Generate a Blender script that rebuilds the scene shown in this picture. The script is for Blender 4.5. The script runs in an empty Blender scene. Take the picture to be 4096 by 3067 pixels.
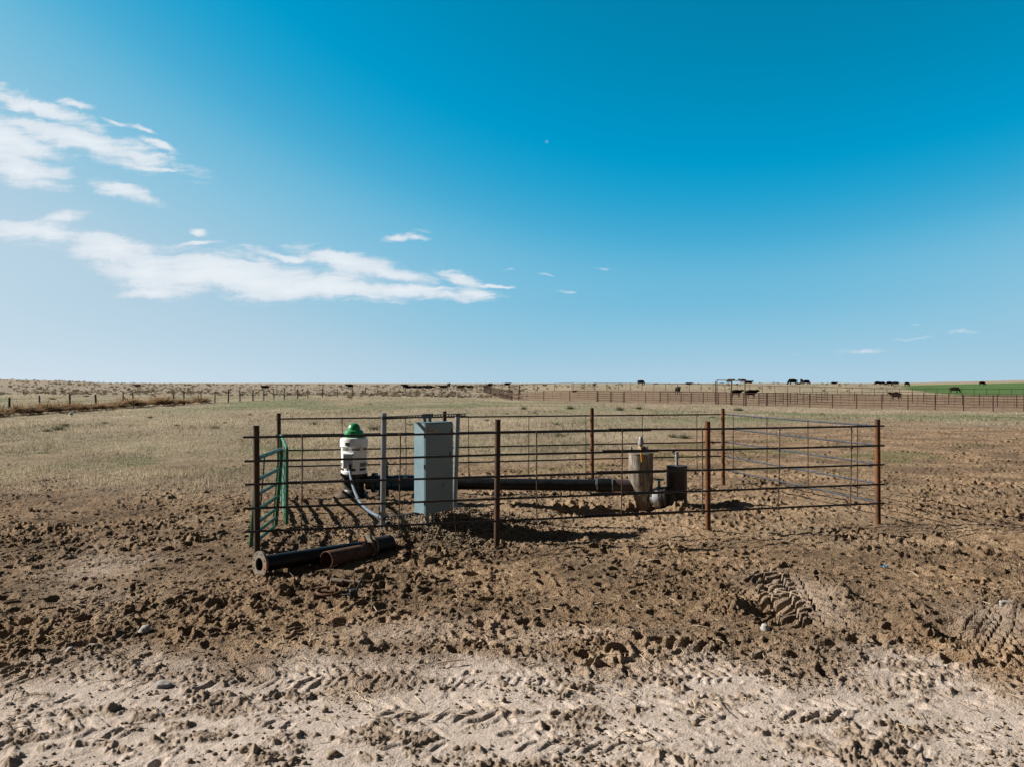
import bpy, bmesh, math, random
import numpy as np
from mathutils import Vector, Matrix, Euler

random.seed(7)
rng = np.random.default_rng(7)
sc = bpy.context.scene
COL = sc.collection
F = 3075.0          # focal length of the photo in its own pixels
H = 2.0             # eye height in metres
CX, CY = 2048.0, 1533.5
rad = math.radians
ALB = .68            # overall reflectance of the dry, dusty place


def pt(x, Y, z=0.0):
    """world point at depth Y seen in column x of the photograph"""
    return Vector(((x - CX) / F * Y, Y, z))


def gpt(x, y, z=0.0):
    """point at height z seen at pixel (x, y)"""
    Y = (H - z) * F / (y - CY)
    return Vector(((x - CX) / F * Y, Y, z))


# ------------------------------------------------------------------ noise
def _hash(ix, iy, seed):
    h = (ix.astype(np.int64) * 374761393 + iy.astype(np.int64) * 668265263 + seed * 1442695041) & 0xFFFFFFFF
    h = ((h ^ (h >> 13)) * 1274126177) & 0xFFFFFFFF
    h = ((h ^ (h >> 16)) * 2246822519) & 0xFFFFFFFF
    return h ^ (h >> 15)


def rnd(ix, iy, seed):
    return (_hash(ix, iy, seed) & 0xFFFFFF) / float(0x1000000)


def perlin(x, y, seed=0):
    x0 = np.floor(x); y0 = np.floor(y)
    xf = x - x0; yf = y - y0
    x0 = x0.astype(np.int64); y0 = y0.astype(np.int64)
    u = xf * xf * xf * (xf * (xf * 6 - 15) + 10)
    v = yf * yf * yf * (yf * (yf * 6 - 15) + 10)

    def g(ix, iy, dx, dy):
        a = rnd(ix, iy, seed) * 2 * np.pi
        return np.cos(a) * dx + np.sin(a) * dy
    n00 = g(x0, y0, xf, yf); n10 = g(x0 + 1, y0, xf - 1, yf)
    n01 = g(x0, y0 + 1, xf, yf - 1); n11 = g(x0 + 1, y0 + 1, xf - 1, yf - 1)
    a = n00 + u * (n10 - n00); b = n01 + u * (n11 - n01)
    return (a + v * (b - a)) * 1.5


def fbm(x, y, octv=4, seed=0, gain=0.5):
    t = 0; a = 1.0; s = 0
    for k in range(octv):
        t = t + a * perlin(x * 2 ** k + 17.3 * k, y * 2 ** k - 9.1 * k, seed + k)
        s += a; a *= gain
    return t / s


def sstep(a, b, x):
    t = np.clip((x - a) / (b - a), 0, 1)
    return t * t * (3 - 2 * t)


def prints(x, y, size, seed, prob=0.8, rmin=0.25, rmax=0.5, rim=0.4, ell=0.7):
    """trampled holes with raised rims, one chance per cell; about -1 .. 0.4"""
    gx = x / size; gy = y / size
    ix = np.floor(gx).astype(np.int64); iy = np.floor(gy).astype(np.int64)
    out = np.zeros_like(gx)
    for dx in (-1, 0, 1):
        for dy in (-1, 0, 1):
            cx = ix + dx; cy = iy + dy
            on = rnd(cx, cy, seed) < prob
            px = cx + rnd(cx, cy, seed + 1); py = cy + rnd(cx, cy, seed + 2)
            r = rmin + (rmax - rmin) * rnd(cx, cy, seed + 3)
            a = rnd(cx, cy, seed + 4) * np.pi
            ca = np.cos(a); sa = np.sin(a)
            ex = (gx - px) * ca + (gy - py) * sa
            ey = -(gx - px) * sa + (gy - py) * ca
            d = np.sqrt(ex * ex + (ey / ell) ** 2) / r
            dep = 0.4 + 0.6 * rnd(cx, cy, seed + 5)
            bowl = -np.clip(1 - d * d, 0, 1) ** 1.3 * 1.15 * (d < 1)
            edge = rim * np.exp(-((d - 1.2) / 0.36) ** 2)
            out += np.where(on, dep * (bowl + edge), 0)
    return out


def worley(x, y, size, seed):
    gx = x / size; gy = y / size
    ix = np.floor(gx).astype(np.int64); iy = np.floor(gy).astype(np.int64)
    best = np.full(gx.shape, 9.0); val = np.zeros_like(gx)
    for dx in (-1, 0, 1):
        for dy in (-1, 0, 1):
            cx = ix + dx; cy = iy + dy
            px = cx + rnd(cx, cy, seed + 1); py = cy + rnd(cx, cy, seed + 2)
            d = (gx - px) ** 2 + (gy - py) ** 2
            m = d < best
            best = np.where(m, d, best)
            val = np.where(m, rnd(cx, cy, seed + 3), val)
    return np.sqrt(best), val


# ------------------------------------------------------------------ terrain
TD = np.array([0, 40, 70, 100, 125, 150, 190, 230, 270, 320, 400, 550, 800, 1500, 3000, 6000, 14000.])
TU = np.array([-2, -.67, -.6, -.5, -.33, -.15, 0, .08, .15, .25, .33, .45, .5, .55, .67, 2.])
TZ = np.array([
    # 0  40   70   100  125  150  190  230  270  320  400  550  800 1500 3000 6000
    [0, -.05, 0.0, .10, .25, .50, 1.0, 1.6, 2.2, 3.0, 4.4, 4.6, 3.0, 0, 2, 3, 3],
    [0, -.05, 0.0, .10, .25, .50, 1.0, 1.6, 2.2, 3.0, 4.2, 4.4, 3.0, 0, 2, 3, 3],
    [0, -.05, 0.0, .10, .25, .45, .85, 1.3, 1.8, 2.4, 3.5, 3.4, 2.0, 0, 2, 3, 3],
    [0, -.05, .05, .10, .20, .35, .6, .8, 1.1, 1.5, 2.0, 1.6, 1.0, 0, 2, 4, 4],
    [0, 0, .10, .10, .10, .15, .3, .5, .7, 1.0, 1.2, .8, .5, 0, 3, 6, 4],
    [0, 0, .05, .0, -.05, -.05, .1, .5, .8, 1.0, .9, .4, 0, 0, 1, 1, 1],
    [0, 0, -.1, -.4, -.30, .2, .5, .85, 1.05, 1.15, .9, .4, 0, 0, 1, 1, 1],
    [0, 0, -.1, -.4, -.10, .75, 1.0, 1.3, 1.3, 1.2, .9, .4, 0, 0, 1, 1, 1],
    [0, 0, -.2, -.45, -.2, .65, 1.2, 1.5, 1.5, 1.3, .9, .4, 0, 0, 1, 1, 1],
    [0, 0, -.3, -.5, -.35, .4, 1.3, 1.85, 1.8, 1.5, .9, .4, 0, 0, 1, 1, 1],
    [0, 0, -.4, -.55, -.45, .15, 1.4, 2.1, 1.9, 1.5, .9, .4, 0, 0, 1, 1, 1],
    [0, 0, -.5, -.6, -.55, -.3, 1.0, 1.7, 1.6, 1.4, .9, .4, 0, 0, 1, 2, 2],
    [0, 0, -.5, -.6, -.57, -.4, .3, 1.2, 1.1, 1.1, .9, .4, 0, 0, 2, 4, 4],
    [0, 0, -.5, -.6, -.57, -.4, .2, .7, 1.1, 1.4, 1.0, .4, 0, 0, 7, 8, 6],
    [0, 0, -.5, -.6, -.57, -.4, .2, .9, 1.6, 2.3, 2.0, .6, 0, 0, 16, 18, 8],
    [0, 0, -.5, -.6, -.57, -.4, .2, .9, 1.6, 2.4, 2.4, .8, 0, 0, 20, 22, 9],
])


def gauss(X, Y, cx, cy, sx, sy=None, ang=0.0):
    sy = sy or sx
    ca, sa = math.cos(ang), math.sin(ang)
    ex = (X - cx) * ca + (Y - cy) * sa
    ey = -(X - cx) * sa + (Y - cy) * ca
    return np.exp(-(ex / sx) ** 2 - (ey / sy) ** 2)


def base_h(X, Y):
    X = np.asarray(X, float); Y = np.asarray(Y, float)
    u = np.clip(X / np.maximum(Y, 5.0), -1.99, 1.99)
    d = np.clip(Y, 0, 13999)
    iu = np.clip(np.searchsorted(TU, u) - 1, 0, len(TU) - 2)
    idp = np.clip(np.searchsorted(TD, d) - 1, 0, len(TD) - 2)
    fu = (u - TU[iu]) / (TU[iu + 1] - TU[iu]); fd = (d - TD[idp]) / (TD[idp + 1] - TD[idp])
    fd = fd * fd * (3 - 2 * fd) * .5 + fd * .5
    z = (TZ[iu, idp] * (1 - fu) * (1 - fd) + TZ[iu + 1, idp] * fu * (1 - fd)
         + TZ[iu, idp + 1] * (1 - fu) * fd + TZ[iu + 1, idp + 1] * fu * fd)
    # gravel heap under the electrical rack, pits and heaps by the standpipes
    z = z + .20 * gauss(X, Y, -.80, 10.95, .55, .5) + .10 * gauss(X, Y, -1.55, 10.15, .5, .4)
    z = z + .12 * gauss(X, Y, -2.5, 12.4, .9, .5)
    z = z - .22 * gauss(X, Y, 1.15, 12.2, .65, .32) - .10 * gauss(X, Y, 2.0, 12.35, .4, .3)
    z = z + .12 * gauss(X, Y, 2.62, 12.02, .28, .16) + .06 * gauss(X, Y, 3.9, 12.6, .5)
    z = z - .07 * gauss(X, Y, .2, 10.0, 1.0, .4)
    z = z - .06 * gauss(X, Y, -.2, 9.6, .5, .4)
    # wheel ruts and spoil on the right
    z = z - .13 * gauss(X, Y, 2.22, 6.78, .2, .16) + .10 * gauss(X, Y, 1.98, 6.9, .16, .22)
    z = z - .12 * gauss(X, Y, 3.36, 7.15, .2, .22) + .13 * gauss(X, Y, 3.08, 7.2, .16, .25)
    z = z - .10 * gauss(X, Y, 3.52, 6.2, .12, .2) + .11 * gauss(X, Y, 3.26, 6.3, .13, .24)
    z = z + .12 * gauss(X, Y, 4.25, 6.5, .16, .2) + .05 * gauss(X, Y, 1.0, 6.0, .5, .25)
    return z


def gz(x, y):
    return float(base_h(np.array([x]), np.array([y]))[0])


# ------------------------------------------------------------------ materials
def new_mat(name):
    m = bpy.data.materials.new(name); m.use_nodes = True
    nt = m.node_tree; nt.nodes.clear()
    out = nt.nodes.new('ShaderNodeOutputMaterial')
    b = nt.nodes.new('ShaderNodeBsdfPrincipled')
    nt.links.new(b.outputs[0], out.inputs[0])
    return m, nt, b


def lk(nt, a, b):
    nt.links.new(a, b)


def noise_node(nt, scale, detail=4, rough=.6, vec=None, dist=0.0):
    n = nt.nodes.new('ShaderNodeTexNoise')
    n.inputs['Scale'].default_value = scale; n.inputs['Detail'].default_value = detail
    n.inputs['Roughness'].default_value = rough; n.inputs['Distortion'].default_value = dist
    if vec is not None: lk(nt, vec, n.inputs['Vector'])
    return n.outputs['Fac']


def ramp(nt, fac, stops):
    r = nt.nodes.new('ShaderNodeValToRGB')
    e = r.color_ramp.elements
    while len(e) < len(stops): e.new(.5)
    for k, (p, c) in enumerate(stops):
        e[k].position = p
        e[k].color = (c, c, c, 1) if not hasattr(c, '__len__') else (*[q * ALB for q in c], 1)
    lk(nt, fac, r.inputs[0])
    return r.outputs[0]


def mixc(nt, fac, a, b, mode='MIX'):
    m = nt.nodes.new('ShaderNodeMix'); m.data_type = 'RGBA'; m.blend_type = mode
    for s, v in ((0, fac), (6, a), (7, b)):
        if hasattr(v, 'node'): lk(nt, v, m.inputs[s])
        elif s == 0: m.inputs[0].default_value = v
        else: m.inputs[s].default_value = (*[q * ALB for q in v], 1)
    return m.outputs[2]


def mth(nt, op, a, b=None, c=None, clamp=False):
    m = nt.nodes.new('ShaderNodeMath'); m.operation = op; m.use_clamp = clamp
    for k, v in enumerate((a, b, c)):
        if v is None: continue
        if hasattr(v, 'node'): lk(nt, v, m.inputs[k])
        else: m.inputs[k].default_value = v
    return m.outputs[0]


def attr(nt, name):
    a = nt.nodes.new('ShaderNodeAttribute'); a.attribute_name = name
    return a


def bump(nt, bsdf, h, strength, dist):
    b = nt.nodes.new('ShaderNodeBump')
    b.inputs['Strength'].default_value = strength; b.inputs['Distance'].default_value = dist
    lk(nt, h, b.inputs['Height']); lk(nt, b.outputs[0], bsdf.inputs['Normal'])


def gen_pos(nt):
    return nt.nodes.new('ShaderNodeNewGeometry').outputs['Position']


def simple(name, c1, c2=None, scale=8, rough=.6, metal=0.0, spec=.5, stops=(.35, .65), bmp=0.0, bscale=60, c3=None, s3=3):
    m, nt, b = new_mat(name)
    pos = gen_pos(nt)
    c2 = c2 or tuple(v * .7 for v in c1)
    n = noise_node(nt, scale, 6, .65, pos)
    col = ramp(nt, n, [(stops[0], c1), (stops[1], c2)])
    if c3:
        n3 = noise_node(nt, s3, 5, .6, pos)
        col = mixc(nt, ramp(nt, n3, [(.52, 0.0), (.66, 1.0)]), col, c3)
    lk(nt, col, b.inputs['Base Color'])
    rr = ramp(nt, noise_node(nt, scale * 2.3, 4, .6, pos), [(.3, max(rough - .12, .05)), (.7, min(rough + .12, 1))])
    lk(nt, rr, b.inputs['Roughness'])
    b.inputs['Metallic'].default_value = metal
    b.inputs['Specular IOR Level'].default_value = spec
    if bmp: bump(nt, b, noise_node(nt, bscale, 4, .6, pos), bmp, .01)
    return m


M = {}
M['rail'] = simple('dark_pipe_steel', (.030, .032, .036), (.060, .040, .028), 9, .42, .35, .5, (.45, .7))
M['rail_glint'] = simple('glint_pipe_steel', (.17, .18, .20), (.12, .10, .09), 7, .33, .75, .6, (.5, .75))  # sun glint on the right side rails, put into a paler base colour
M['rod'] = simple('rusty_rod', (.10, .048, .024), (.05, .028, .02), 20, .7, .2)
M['rust'] = simple('rusty_post', (.23, .085, .024), (.085, .037, .018), 6, .75, .1, .3, (.35, .68), .25, 90, (.05, .028, .018), 2.3)
M['rust_dark'] = simple('dark_rusty_post', (.085, .045, .026), (.045, .028, .02), 6, .7, .2, .35, (.35, .68), .25, 90, (.14, .058, .022), 3.1)
M['rust_far'] = simple('rusty_corral_pipe', (.085, .034, .02), (.045, .022, .016), 2, .75, .1, .3)
M['green'] = simple('green_gate_paint', (.011, .145, .056), (.009, .10, .042), 5, .42, 0, .5, (.4, .7), 0, 60, (.06, .06, .04), 9)
M['galv'] = simple('galvanised_steel', (.36, .40, .43), (.25, .28, .30), 40, .48, .75, .5, (.35, .65), .05, 50)
M['strut'] = simple('weathered_strut', (.13, .14, .15), (.08, .075, .07), 30, .55, .6)
M['cab'] = simple('blue_grey_enamel', (.235, .355, .405), (.21, .325, .37), 3, .42, 0, .45, (.4, .6))
M['cab_edge'] = simple('dark_gap', (.02, .022, .024), None, 5, .8)
M['white'] = simple('white_motor_paint', (1.1, 1.12, 1.12), (1.0, 1.02, 1.02), 6, .42, 0, .5, (.45, .7), 0, 60, (.78, .76, .72), 4)
M['grey_white'] = simple('grey_white_paint', (.62, .66, .68), (.55, .59, .61), 6, .45)
M['green_cap'] = simple('green_cap_paint', (.012, .30, .085), (.01, .22, .07), 7, .4, 0, .5)
M['mesh'] = simple('vent_screen', (.33, .32, .29), (.12, .12, .11), 160, .6, .3)
M['black'] = simple('black_iron', (.016, .017, .019), (.035, .026, .02), 12, .55, .2, .5, (.45, .75))
M['blackpipe'] = simple('black_pipe_paint', (.008, .010, .012), (.016, .016, .016), 5, .4, 0, .22, (.4, .75), 0, 60, (.030, .026, .022), 2.4)
M['blue'] = simple('dark_blue_paint', (.010, .060, .095), (.012, .04, .06), 8, .42, 0, .5)
M['label'] = simple('pale_blue_sticker', (.35, .55, .70), (.30, .5, .65), 8, .5)
M['greypipe'] = simple('grey_pipe', (.30, .31, .32), (.22, .22, .22), 12, .5)
M['stand'] = None
M['brown'] = simple('brown_primer', (.060, .040, .040), (.038, .026, .026), 8, .6, 0, .4, (.35, .7), 0, 60, (.11, .07, .05), 5)
M['yellow'] = simple('yellow_handle', (.62, .27, .02), (.45, .20, .02), 14, .45)
M['valve'] = simple('pale_blue_valve', (.42, .47, .52), (.50, .50, .48), 9, .5)
M['teal'] = simple('teal_wheel', (.16, .30, .31), (.10, .2, .2), 9, .5)
M['flange'] = simple('worn_flange_steel', (.34, .30, .25), (.20, .15, .10), 14, .55, .35, .5, (.35, .7), .1, 60, (.34, .14, .035), 7)
M['rustpipe'] = simple('rusty_short_pipe', (.16, .065, .028), (.07, .034, .02), 9, .7, .1, .35, (.35, .65), .2, 60, (.22, .10, .06), 5)
M['oldrust'] = simple('old_rust', (.12, .06, .035), (.19, .10, .05), 25, .8, .1, .3, (.35, .7), .3, 90)
M['wood'] = simple('weathered_wood', (.30, .23, .17), (.16, .11, .075), 18, .85, 0, .2, (.35, .7), .3, 60)
M['oldwood'] = simple('old_post_wood', (.13, .11, .095), (.07, .06, .05), 5, .9, 0, .2, (.35, .7))
M['wire'] = simple('fence_wire', (.16, .14, .12), None, 5, .6, .5)
M['conduit'] = simple('grey_conduit', (.13, .18, .23), (.09, .13, .17), 14, .6, 0, .3)
M['plate'] = simple('name_plate', (.50, .42, .36), (.42, .36, .32), 20, .5, .3)
M['ink'] = simple('dark_ink', (.02, .025, .03), None, 5, .6)
M['cow'] = simple('black_hide', (.010, .008, .007), (.016, .011, .009), 3, .85, 0, .08)
M['cow_brown'] = simple('brown_hide', (.05, .020, .011), (.03, .013, .008), 3, .85, 0, .08)
M['cow_white'] = simple('white_hide', (.62, .58, .52), None, 3, .7, 0, .3)
M['stone'] = simple('pale_stone', (.42, .40, .37), (.30, .28, .25), 12, .85, 0, .3, (.35, .7), .3, 40)
M['plastic'] = simple('white_plastic', (.66, .68, .70), (.55, .58, .62), 9, .5)
M['cyan'] = simple('cyan_plastic', (.05, .33, .62), (.25, .45, .6), 22, .4)
M['straw'] = simple('straw', (.75, .60, .42), (.50, .38, .25), 3, .9, 0, .2)


def mk_stand():
    m, nt, b = new_mat('streaked_rusty_standpipe')
    pos = gen_pos(nt)
    mp = nt.nodes.new('ShaderNodeMapping'); mp.inputs['Scale'].default_value = (1, 1, .16)
    lk(nt, pos, mp.inputs[0])
    n = noise_node(nt, 26, 6, .7, mp.outputs[0])
    col = ramp(nt, n, [(.36, (.075, .055, .038)), (.5, (.20, .165, .12)), (.66, (.42, .385, .33))])
    n2 = noise_node(nt, 11, 5, .6, mp.outputs[0])
    col = mixc(nt, ramp(nt, n2, [(.52, 0.0), (.68, .8)]), col, (.36, .24, .11))
    z = nt.nodes.new('ShaderNodeSeparateXYZ'); lk(nt, pos, z.inputs[0])
    zz = mth(nt, 'ADD', z.outputs[2], mth(nt, 'MULTIPLY', n, .25))
    col = mixc(nt, ramp(nt, zz, [(.04, 1.0), (.30, 0.0)]), col, (.12, .05, .022))
    lk(nt, col, b.inputs['Base Color']); b.inputs['Roughness'].default_value = .75
    bump(nt, b, n, .2, .01)
    return m


M['stand'] = mk_stand()


# ------------------------------------------------------------------ mesh helpers
class MB:
    def __init__(s):
        s.v = []; s.f = []

    def add(s, vs, fs):
        o = len(s.v)
        s.v += [Vector(v) for v in vs]; s.f += [tuple(i + o for i in f) for f in fs]
        return s

    def box(s, c, size, R=None, bev=0.0):
        bm = bmesh.new(); bmesh.ops.create_cube(bm, size=1)
        for v in bm.verts: v.co = Vector((v.co.x * size[0], v.co.y * size[1], v.co.z * size[2]))
        if bev: bmesh.ops.bevel(bm, geom=bm.edges[:], offset=bev, segments=1, affect='EDGES')
        bm.verts.ensure_lookup_table()
        R = R or Matrix.Identity(3)
        s.add([R @ v.co + Vector(c) for v in bm.verts], [[v.index for v in f.verts] for f in bm.faces])
        bm.free(); return s

    def tube(s, pts, r, n=10, caps=True, inner=None):
        pts = [Vector(p) for p in pts]
        rs = r if hasattr(r, '__len__') else [r] * len(pts)
        rings = []; up = None
        for i, p in enumerate(pts):
            t = (pts[min(i + 1, len(pts) - 1)] - pts[max(i - 1, 0)]).normalized()
            if up is None:
                a = Vector((0, 0, 1)) if abs(t.z) < .9 else Vector((1, 0, 0))
                up = (a - t * a.dot(t)).normalized()
            else:
                up = (up - t * up.dot(t)).normalized()
            b = t.cross(up)
            rings.append([p + (up * math.cos(2 * math.pi * k / n) + b * math.sin(2 * math.pi * k / n)) * rs[i] for k in range(n)])
        vs = [v for ring in rings for v in ring]; fs = []
        for i in range(len(pts) - 1):
            for k in range(n):
                fs.append((i * n + k, i * n + (k + 1) % n, (i + 1) * n + (k + 1) % n, (i + 1) * n + k))
        if caps:
            fs.append(tuple(range(n - 1, -1, -1))); fs.append(tuple((len(pts) - 1) * n + k for k in range(n)))
        return s.add(vs, fs)

    def lathe(s, base, prof, n=24, axis=(0, 0, 1)):
        """prof: (radius, distance along axis)"""
        q = Vector((0, 0, 1)).rotation_difference(Vector(axis).normalized())
        vs = []; fs = []
        for (r, h) in prof:
            for k in range(n):
                a = 2 * math.pi * k / n
                vs.append(q @ Vector((r * math.cos(a), r * math.sin(a), h)) + Vector(base))
        for i in range(len(prof) - 1):
            for k in range(n):
                fs.append((i * n + k, i * n + (k + 1) % n, (i + 1) * n + (k + 1) % n, (i + 1) * n + k))
        if prof[0][0] > 1e-6: fs.append(tuple(range(n - 1, -1, -1)))
        if prof[-1][0] > 1e-6: fs.append(tuple((len(prof) - 1) * n + k for k in range(n)))
        return s.add(vs, fs)

    def pipe(s, a, b, ro, ri, n=28):
        """hollow pipe"""
        a = Vector(a); b = Vector(b); L = (b - a).length
        return s.ring(a, (b - a), [(ri, 0), (ro, 0), (ro, L), (ri, L)], n)

    def ring(s, base, axis, prof, n=28):
        q = Vector((0, 0, 1)).rotation_difference(Vector(axis).normalized())
        vs = []; fs = []; m = len(prof)
        for (r, h) in prof:
            for k in range(n):
                a = 2 * math.pi * k / n
                vs.append(q @ Vector((r * math.cos(a), r * math.sin(a), h)) + Vector(base))
        for i in range(m):
            j = (i + 1) % m
            for k in range(n):
                fs.append((i * n + k, i * n + (k + 1) % n, j * n + (k + 1) % n, j * n + k))
        return s.add(vs, fs)

    def torus(s, c, R, r, n=32, m=8, T=None, wob=0):
        vs = []; fs = []
        T = T or Matrix.Identity(3)
        for i in range(n):
            a = 2 * math.pi * i / n
            RR = R * (1 + wob * math.sin(2 * a + 1))
            for k in range(m):
                b = 2 * math.pi * k / m
                vs.append(T @ Vector(((RR + r * math.cos(b)) * math.cos(a), (RR + r * math.cos(b)) * math.sin(a), r * math.sin(b))) + Vector(c))
        for i in range(n):
            for k in range(m):
                fs.append((i * m + k, ((i + 1) % n) * m + k, ((i + 1) % n) * m + (k + 1) % m, i * m + (k + 1) % m))
        return s.add(vs, fs)

    def build(s, name, mat, parent=None, smooth=True, label=None):
        o0 = world_loc(parent) if parent else Vector()
        me = bpy.data.meshes.new(name)
        me.from_pydata([tuple(v - o0) for v in s.v], [], s.f)
        bm = bmesh.new(); bm.from_mesh(me); bmesh.ops.recalc_face_normals(bm, faces=bm.faces[:]); bm.to_mesh(me); bm.free()
        me.materials.append(mat)
        if smooth:
            me.polygons.foreach_set('use_smooth', [True] * len(me.polygons))
            me.set_sharp_from_angle(angle=rad(26))
        o = bpy.data.objects.new(name, me); COL.objects.link(o)
        if parent: o.parent = parent
        if label: o['label'] = label
        return o


def world_loc(o):
    v = Vector()
    while o: v += Vector(o.location); o = o.parent
    return v


def tag(o, label, cat=None, group=None, kind=None):
    o['label'] = label
    if cat: o['category'] = cat
    if group: o['group'] = group
    if kind: o['kind'] = kind
    return o


def thing(name, loc, label, cat, group=None):
    o = bpy.data.objects.new(name, None); COL.objects.link(o)
    o.location = loc; o.empty_display_size = .2
    return tag(o, label, cat, group)


def np_mesh(name, V, Fc, mat, attrs=None, smooth=True):
    me = bpy.data.meshes.new(name)
    V = np.asarray(V, np.float32); Fc = np.asarray(Fc, np.int32)
    me.vertices.add(len(V)); me.vertices.foreach_set('co', V.ravel())
    k = Fc.shape[1]
    me.loops.add(Fc.size); me.loops.foreach_set('vertex_index', Fc.ravel())
    me.polygons.add(len(Fc))
    me.polygons.foreach_set('loop_start', np.arange(0, Fc.size, k, dtype=np.int32))
    me.polygons.foreach_set('loop_total', np.full(len(Fc), k, np.int32))
    me.polygons.foreach_set('use_smooth', np.full(len(Fc), smooth))
    for an, av in (attrs or {}).items():
        av = np.asarray(av, np.float32)
        if av.ndim == 2: av = av * ALB
        if av.ndim == 1:
            a = me.attributes.new(an, 'FLOAT', 'POINT'); a.data.foreach_set('value', av)
        else:
            a = me.attributes.new(an, 'FLOAT_COLOR', 'POINT')
            a.data.foreach_set('color', np.concatenate([av, np.ones((len(av), 1), np.float32)], 1).ravel())
    me.update(calc_edges=True)
    if mat: me.materials.append(mat)
    o = bpy.data.objects.new(name, me); COL.objects.link(o)
    return o


# ------------------------------------------------------------------ ground sheet
GU = np.array([-.67, -.33, -.15, 0, .15, .3, .45, .67])
GY = np.array([19., 18.5, 18.5, 21.5, 27., 36., 39., 36.])


def masks(X, Y):
    u = X / np.maximum(Y, 1.0)
    n1 = fbm(X * .9, Y * .9, 4, 11)
    edge = 5.42 + .20 * np.sin(X * .8 + 1.0) - .04 * X
    road = sstep(.55, -.45, (Y - edge) + n1 * 1.1)
    # pale dried patches beyond the road's edge
    road = np.maximum(road, .5 * gauss(X, Y, -.9, 6.2, .8, .35) * sstep(-.25, .2, n1 + .1))
    road = np.maximum(road, .45 * gauss(X, Y, .3, 6.05, .9, .22) * sstep(-.3, .2, n1))
    road = np.maximum(road, .55 * gauss(X, Y, -4.3, 8.2, .5, 1.3, .5) * sstep(-.4, .2, n1))
    road = np.maximum(road, .5 * gauss(X, Y, 2.68, 7.15, .34, .9) + .4 * gauss(X, Y, 4.0, 6.4, .3, .6, -.6))
    yard = sstep(-.5, .6, fbm(X * .5, Y * .5, 3, 31)) * sstep(9.0, 10.2, Y) * sstep(15.5, 13.5, Y) * sstep(-3.2, -1, X) * sstep(7, 5, X)
    ng = fbm(X * .16, Y * .16, 5, 51)
    ge = np.interp(u, GU, GY)
    grass = sstep(-6.0, 6.0, (Y - ge) + ng * 12.0)
    grass = np.where(Y < 14, grass * sstep(11, 14, Y), grass)
    X0 = X
    line = 110 - .93 * X0
    pen = sstep(-3, 5, Y - line + fbm(X * .1, Y * .1, 3, 61) * 6) * sstep(156, 146, Y + fbm(X * .05, Y * .05, 3, 62) * 8) * sstep(-2, 2, X - (-(Y - 110) * .14))
    nb = fbm(X * .02, Y * .02, 3, 71) * .03
    cb = np.interp(Y, [150, 165, 200, 300, 420], [.60, .56, .52, .475, .45])
    crop = sstep(-.012, .012, u - cb + nb) * sstep(150, 157, Y) * sstep(430, 415, Y)
    grass = grass * (1 - pen) * (1 - crop)
    gn = fbm(X * .11 + 3, Y * .07, 5, 81)
    right = sstep(.02, .2, u)
    band = (1 - right) * (.95 * sstep(48, 66, Y) * sstep(120, 90, Y) + .32) + right * (1.2 * sstep(36, 44, Y) * sstep(68, 60, Y) + .30 * sstep(140, 160, Y) + .1)
    green = sstep(-.35, .35, gn) * band * grass
    green = np.maximum(green, .85 * sstep(16, 19, Y) * sstep(30, 23, Y) * sstep(-.05, .25, fbm(X * .35, Y * .3, 4, 85) - .08))
    sage = sstep(110, 150, Y) * sstep(.05, -.08, u) * sstep(1500, 700, Y)
    damp = np.maximum(sstep(.08, -.2, u) * sstep(22, 17, Y) * sstep(6.0, 7.2, Y), .6 * sstep(10.2, 9.0, Y) * sstep(5.7, 6.6, Y)) * (.55 + .45 * sstep(-.3, .2, fbm(X * .6, Y * .6, 4, 45)))
    return road, grass, green, pen, crop, sage, yard + damp * -1.0


def detail_h(X, Y, road, grass):
    """relief of the trampled mud"""
    wx = X + .05 * perlin(X * 7, Y * 7, 201); wy = Y + .05 * perlin(X * 7, Y * 7, 202)
    mud = (1 - road) * (1 - .85 * grass) * (1 - .45 * sstep(13, 20, Y))
    patch = .42 + .85 * sstep(-.4, .4, fbm(X * .45, Y * .45, 3, 21))
    h = .060 * fbm(wx * 1.3, wy * 1.3, 5, 22, .55)
    dn = sstep(-.35, .25, fbm(X * .7, Y * .7, 3, 36))
    hp = (.045 + .075 * dn) * prints(wx, wy, .31, 301, .78, .18, .38, .40, .65) + .055 * prints(wx, wy, .16, 341, .72, .18, .42, .4, .65)
    rg = 1 - np.abs(fbm(wx * 6, wy * 6, 4, 24, .6)) * 2
    lump = .014 * rg + .017 * sstep(24, 9, Y) * fbm(wx * 15, wy * 15, 3, 25, .6) + .012 * sstep(12, 6, Y) * fbm(X * 36, Y * 36, 2, 23, .7)
    w, val = worley(wx, wy, .075, 401)
    clod = .016 * val ** 3 * np.clip(1 - w * 1.6, 0, 1) ** .7
    w3, v3 = worley(X, Y, .04, 411)
    clod = clod + .014 * sstep(16, 8, Y) * v3 ** 2 * np.clip(1 - w3 * 1.6, 0, 1) ** .7
    h = h + mud * patch * (hp + lump + clod)
    # on the road: crusts of clods over smooth silt, lug marks of wheels
    rc = sstep(.0, .26, .95 * fbm(X * 1.3 + 5, Y * 2.4, 4, 26) + .55 * fbm(X * 7, Y * 8, 3, 38))
    w2, v2 = worley(wx, wy, .05, 431)
    crumb = .026 * v2 ** 4 * np.clip(1 - w2 * 1.5, 0, 1) ** .7
    streak = fbm(X * .8 + Y * .25, Y * 26, 3, 39)
    h = h * (1 - .5 * road) + road * (rc * (.030 * np.abs(fbm(wx * 9, wy * 9, 4, 27, .65)) * 2.2 + .018 * fbm(X * 26, Y * 26, 3, 28) + 1.3 * crumb)
                    + .005 * fbm(X * 18, Y * 18, 3, 29) + .007 * streak)
    hoof = prints(wx, wy, .26, 501, .15, .16, .28, .25)
    h = h + road * .026 * hoof
    return h, rc * road


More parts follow.
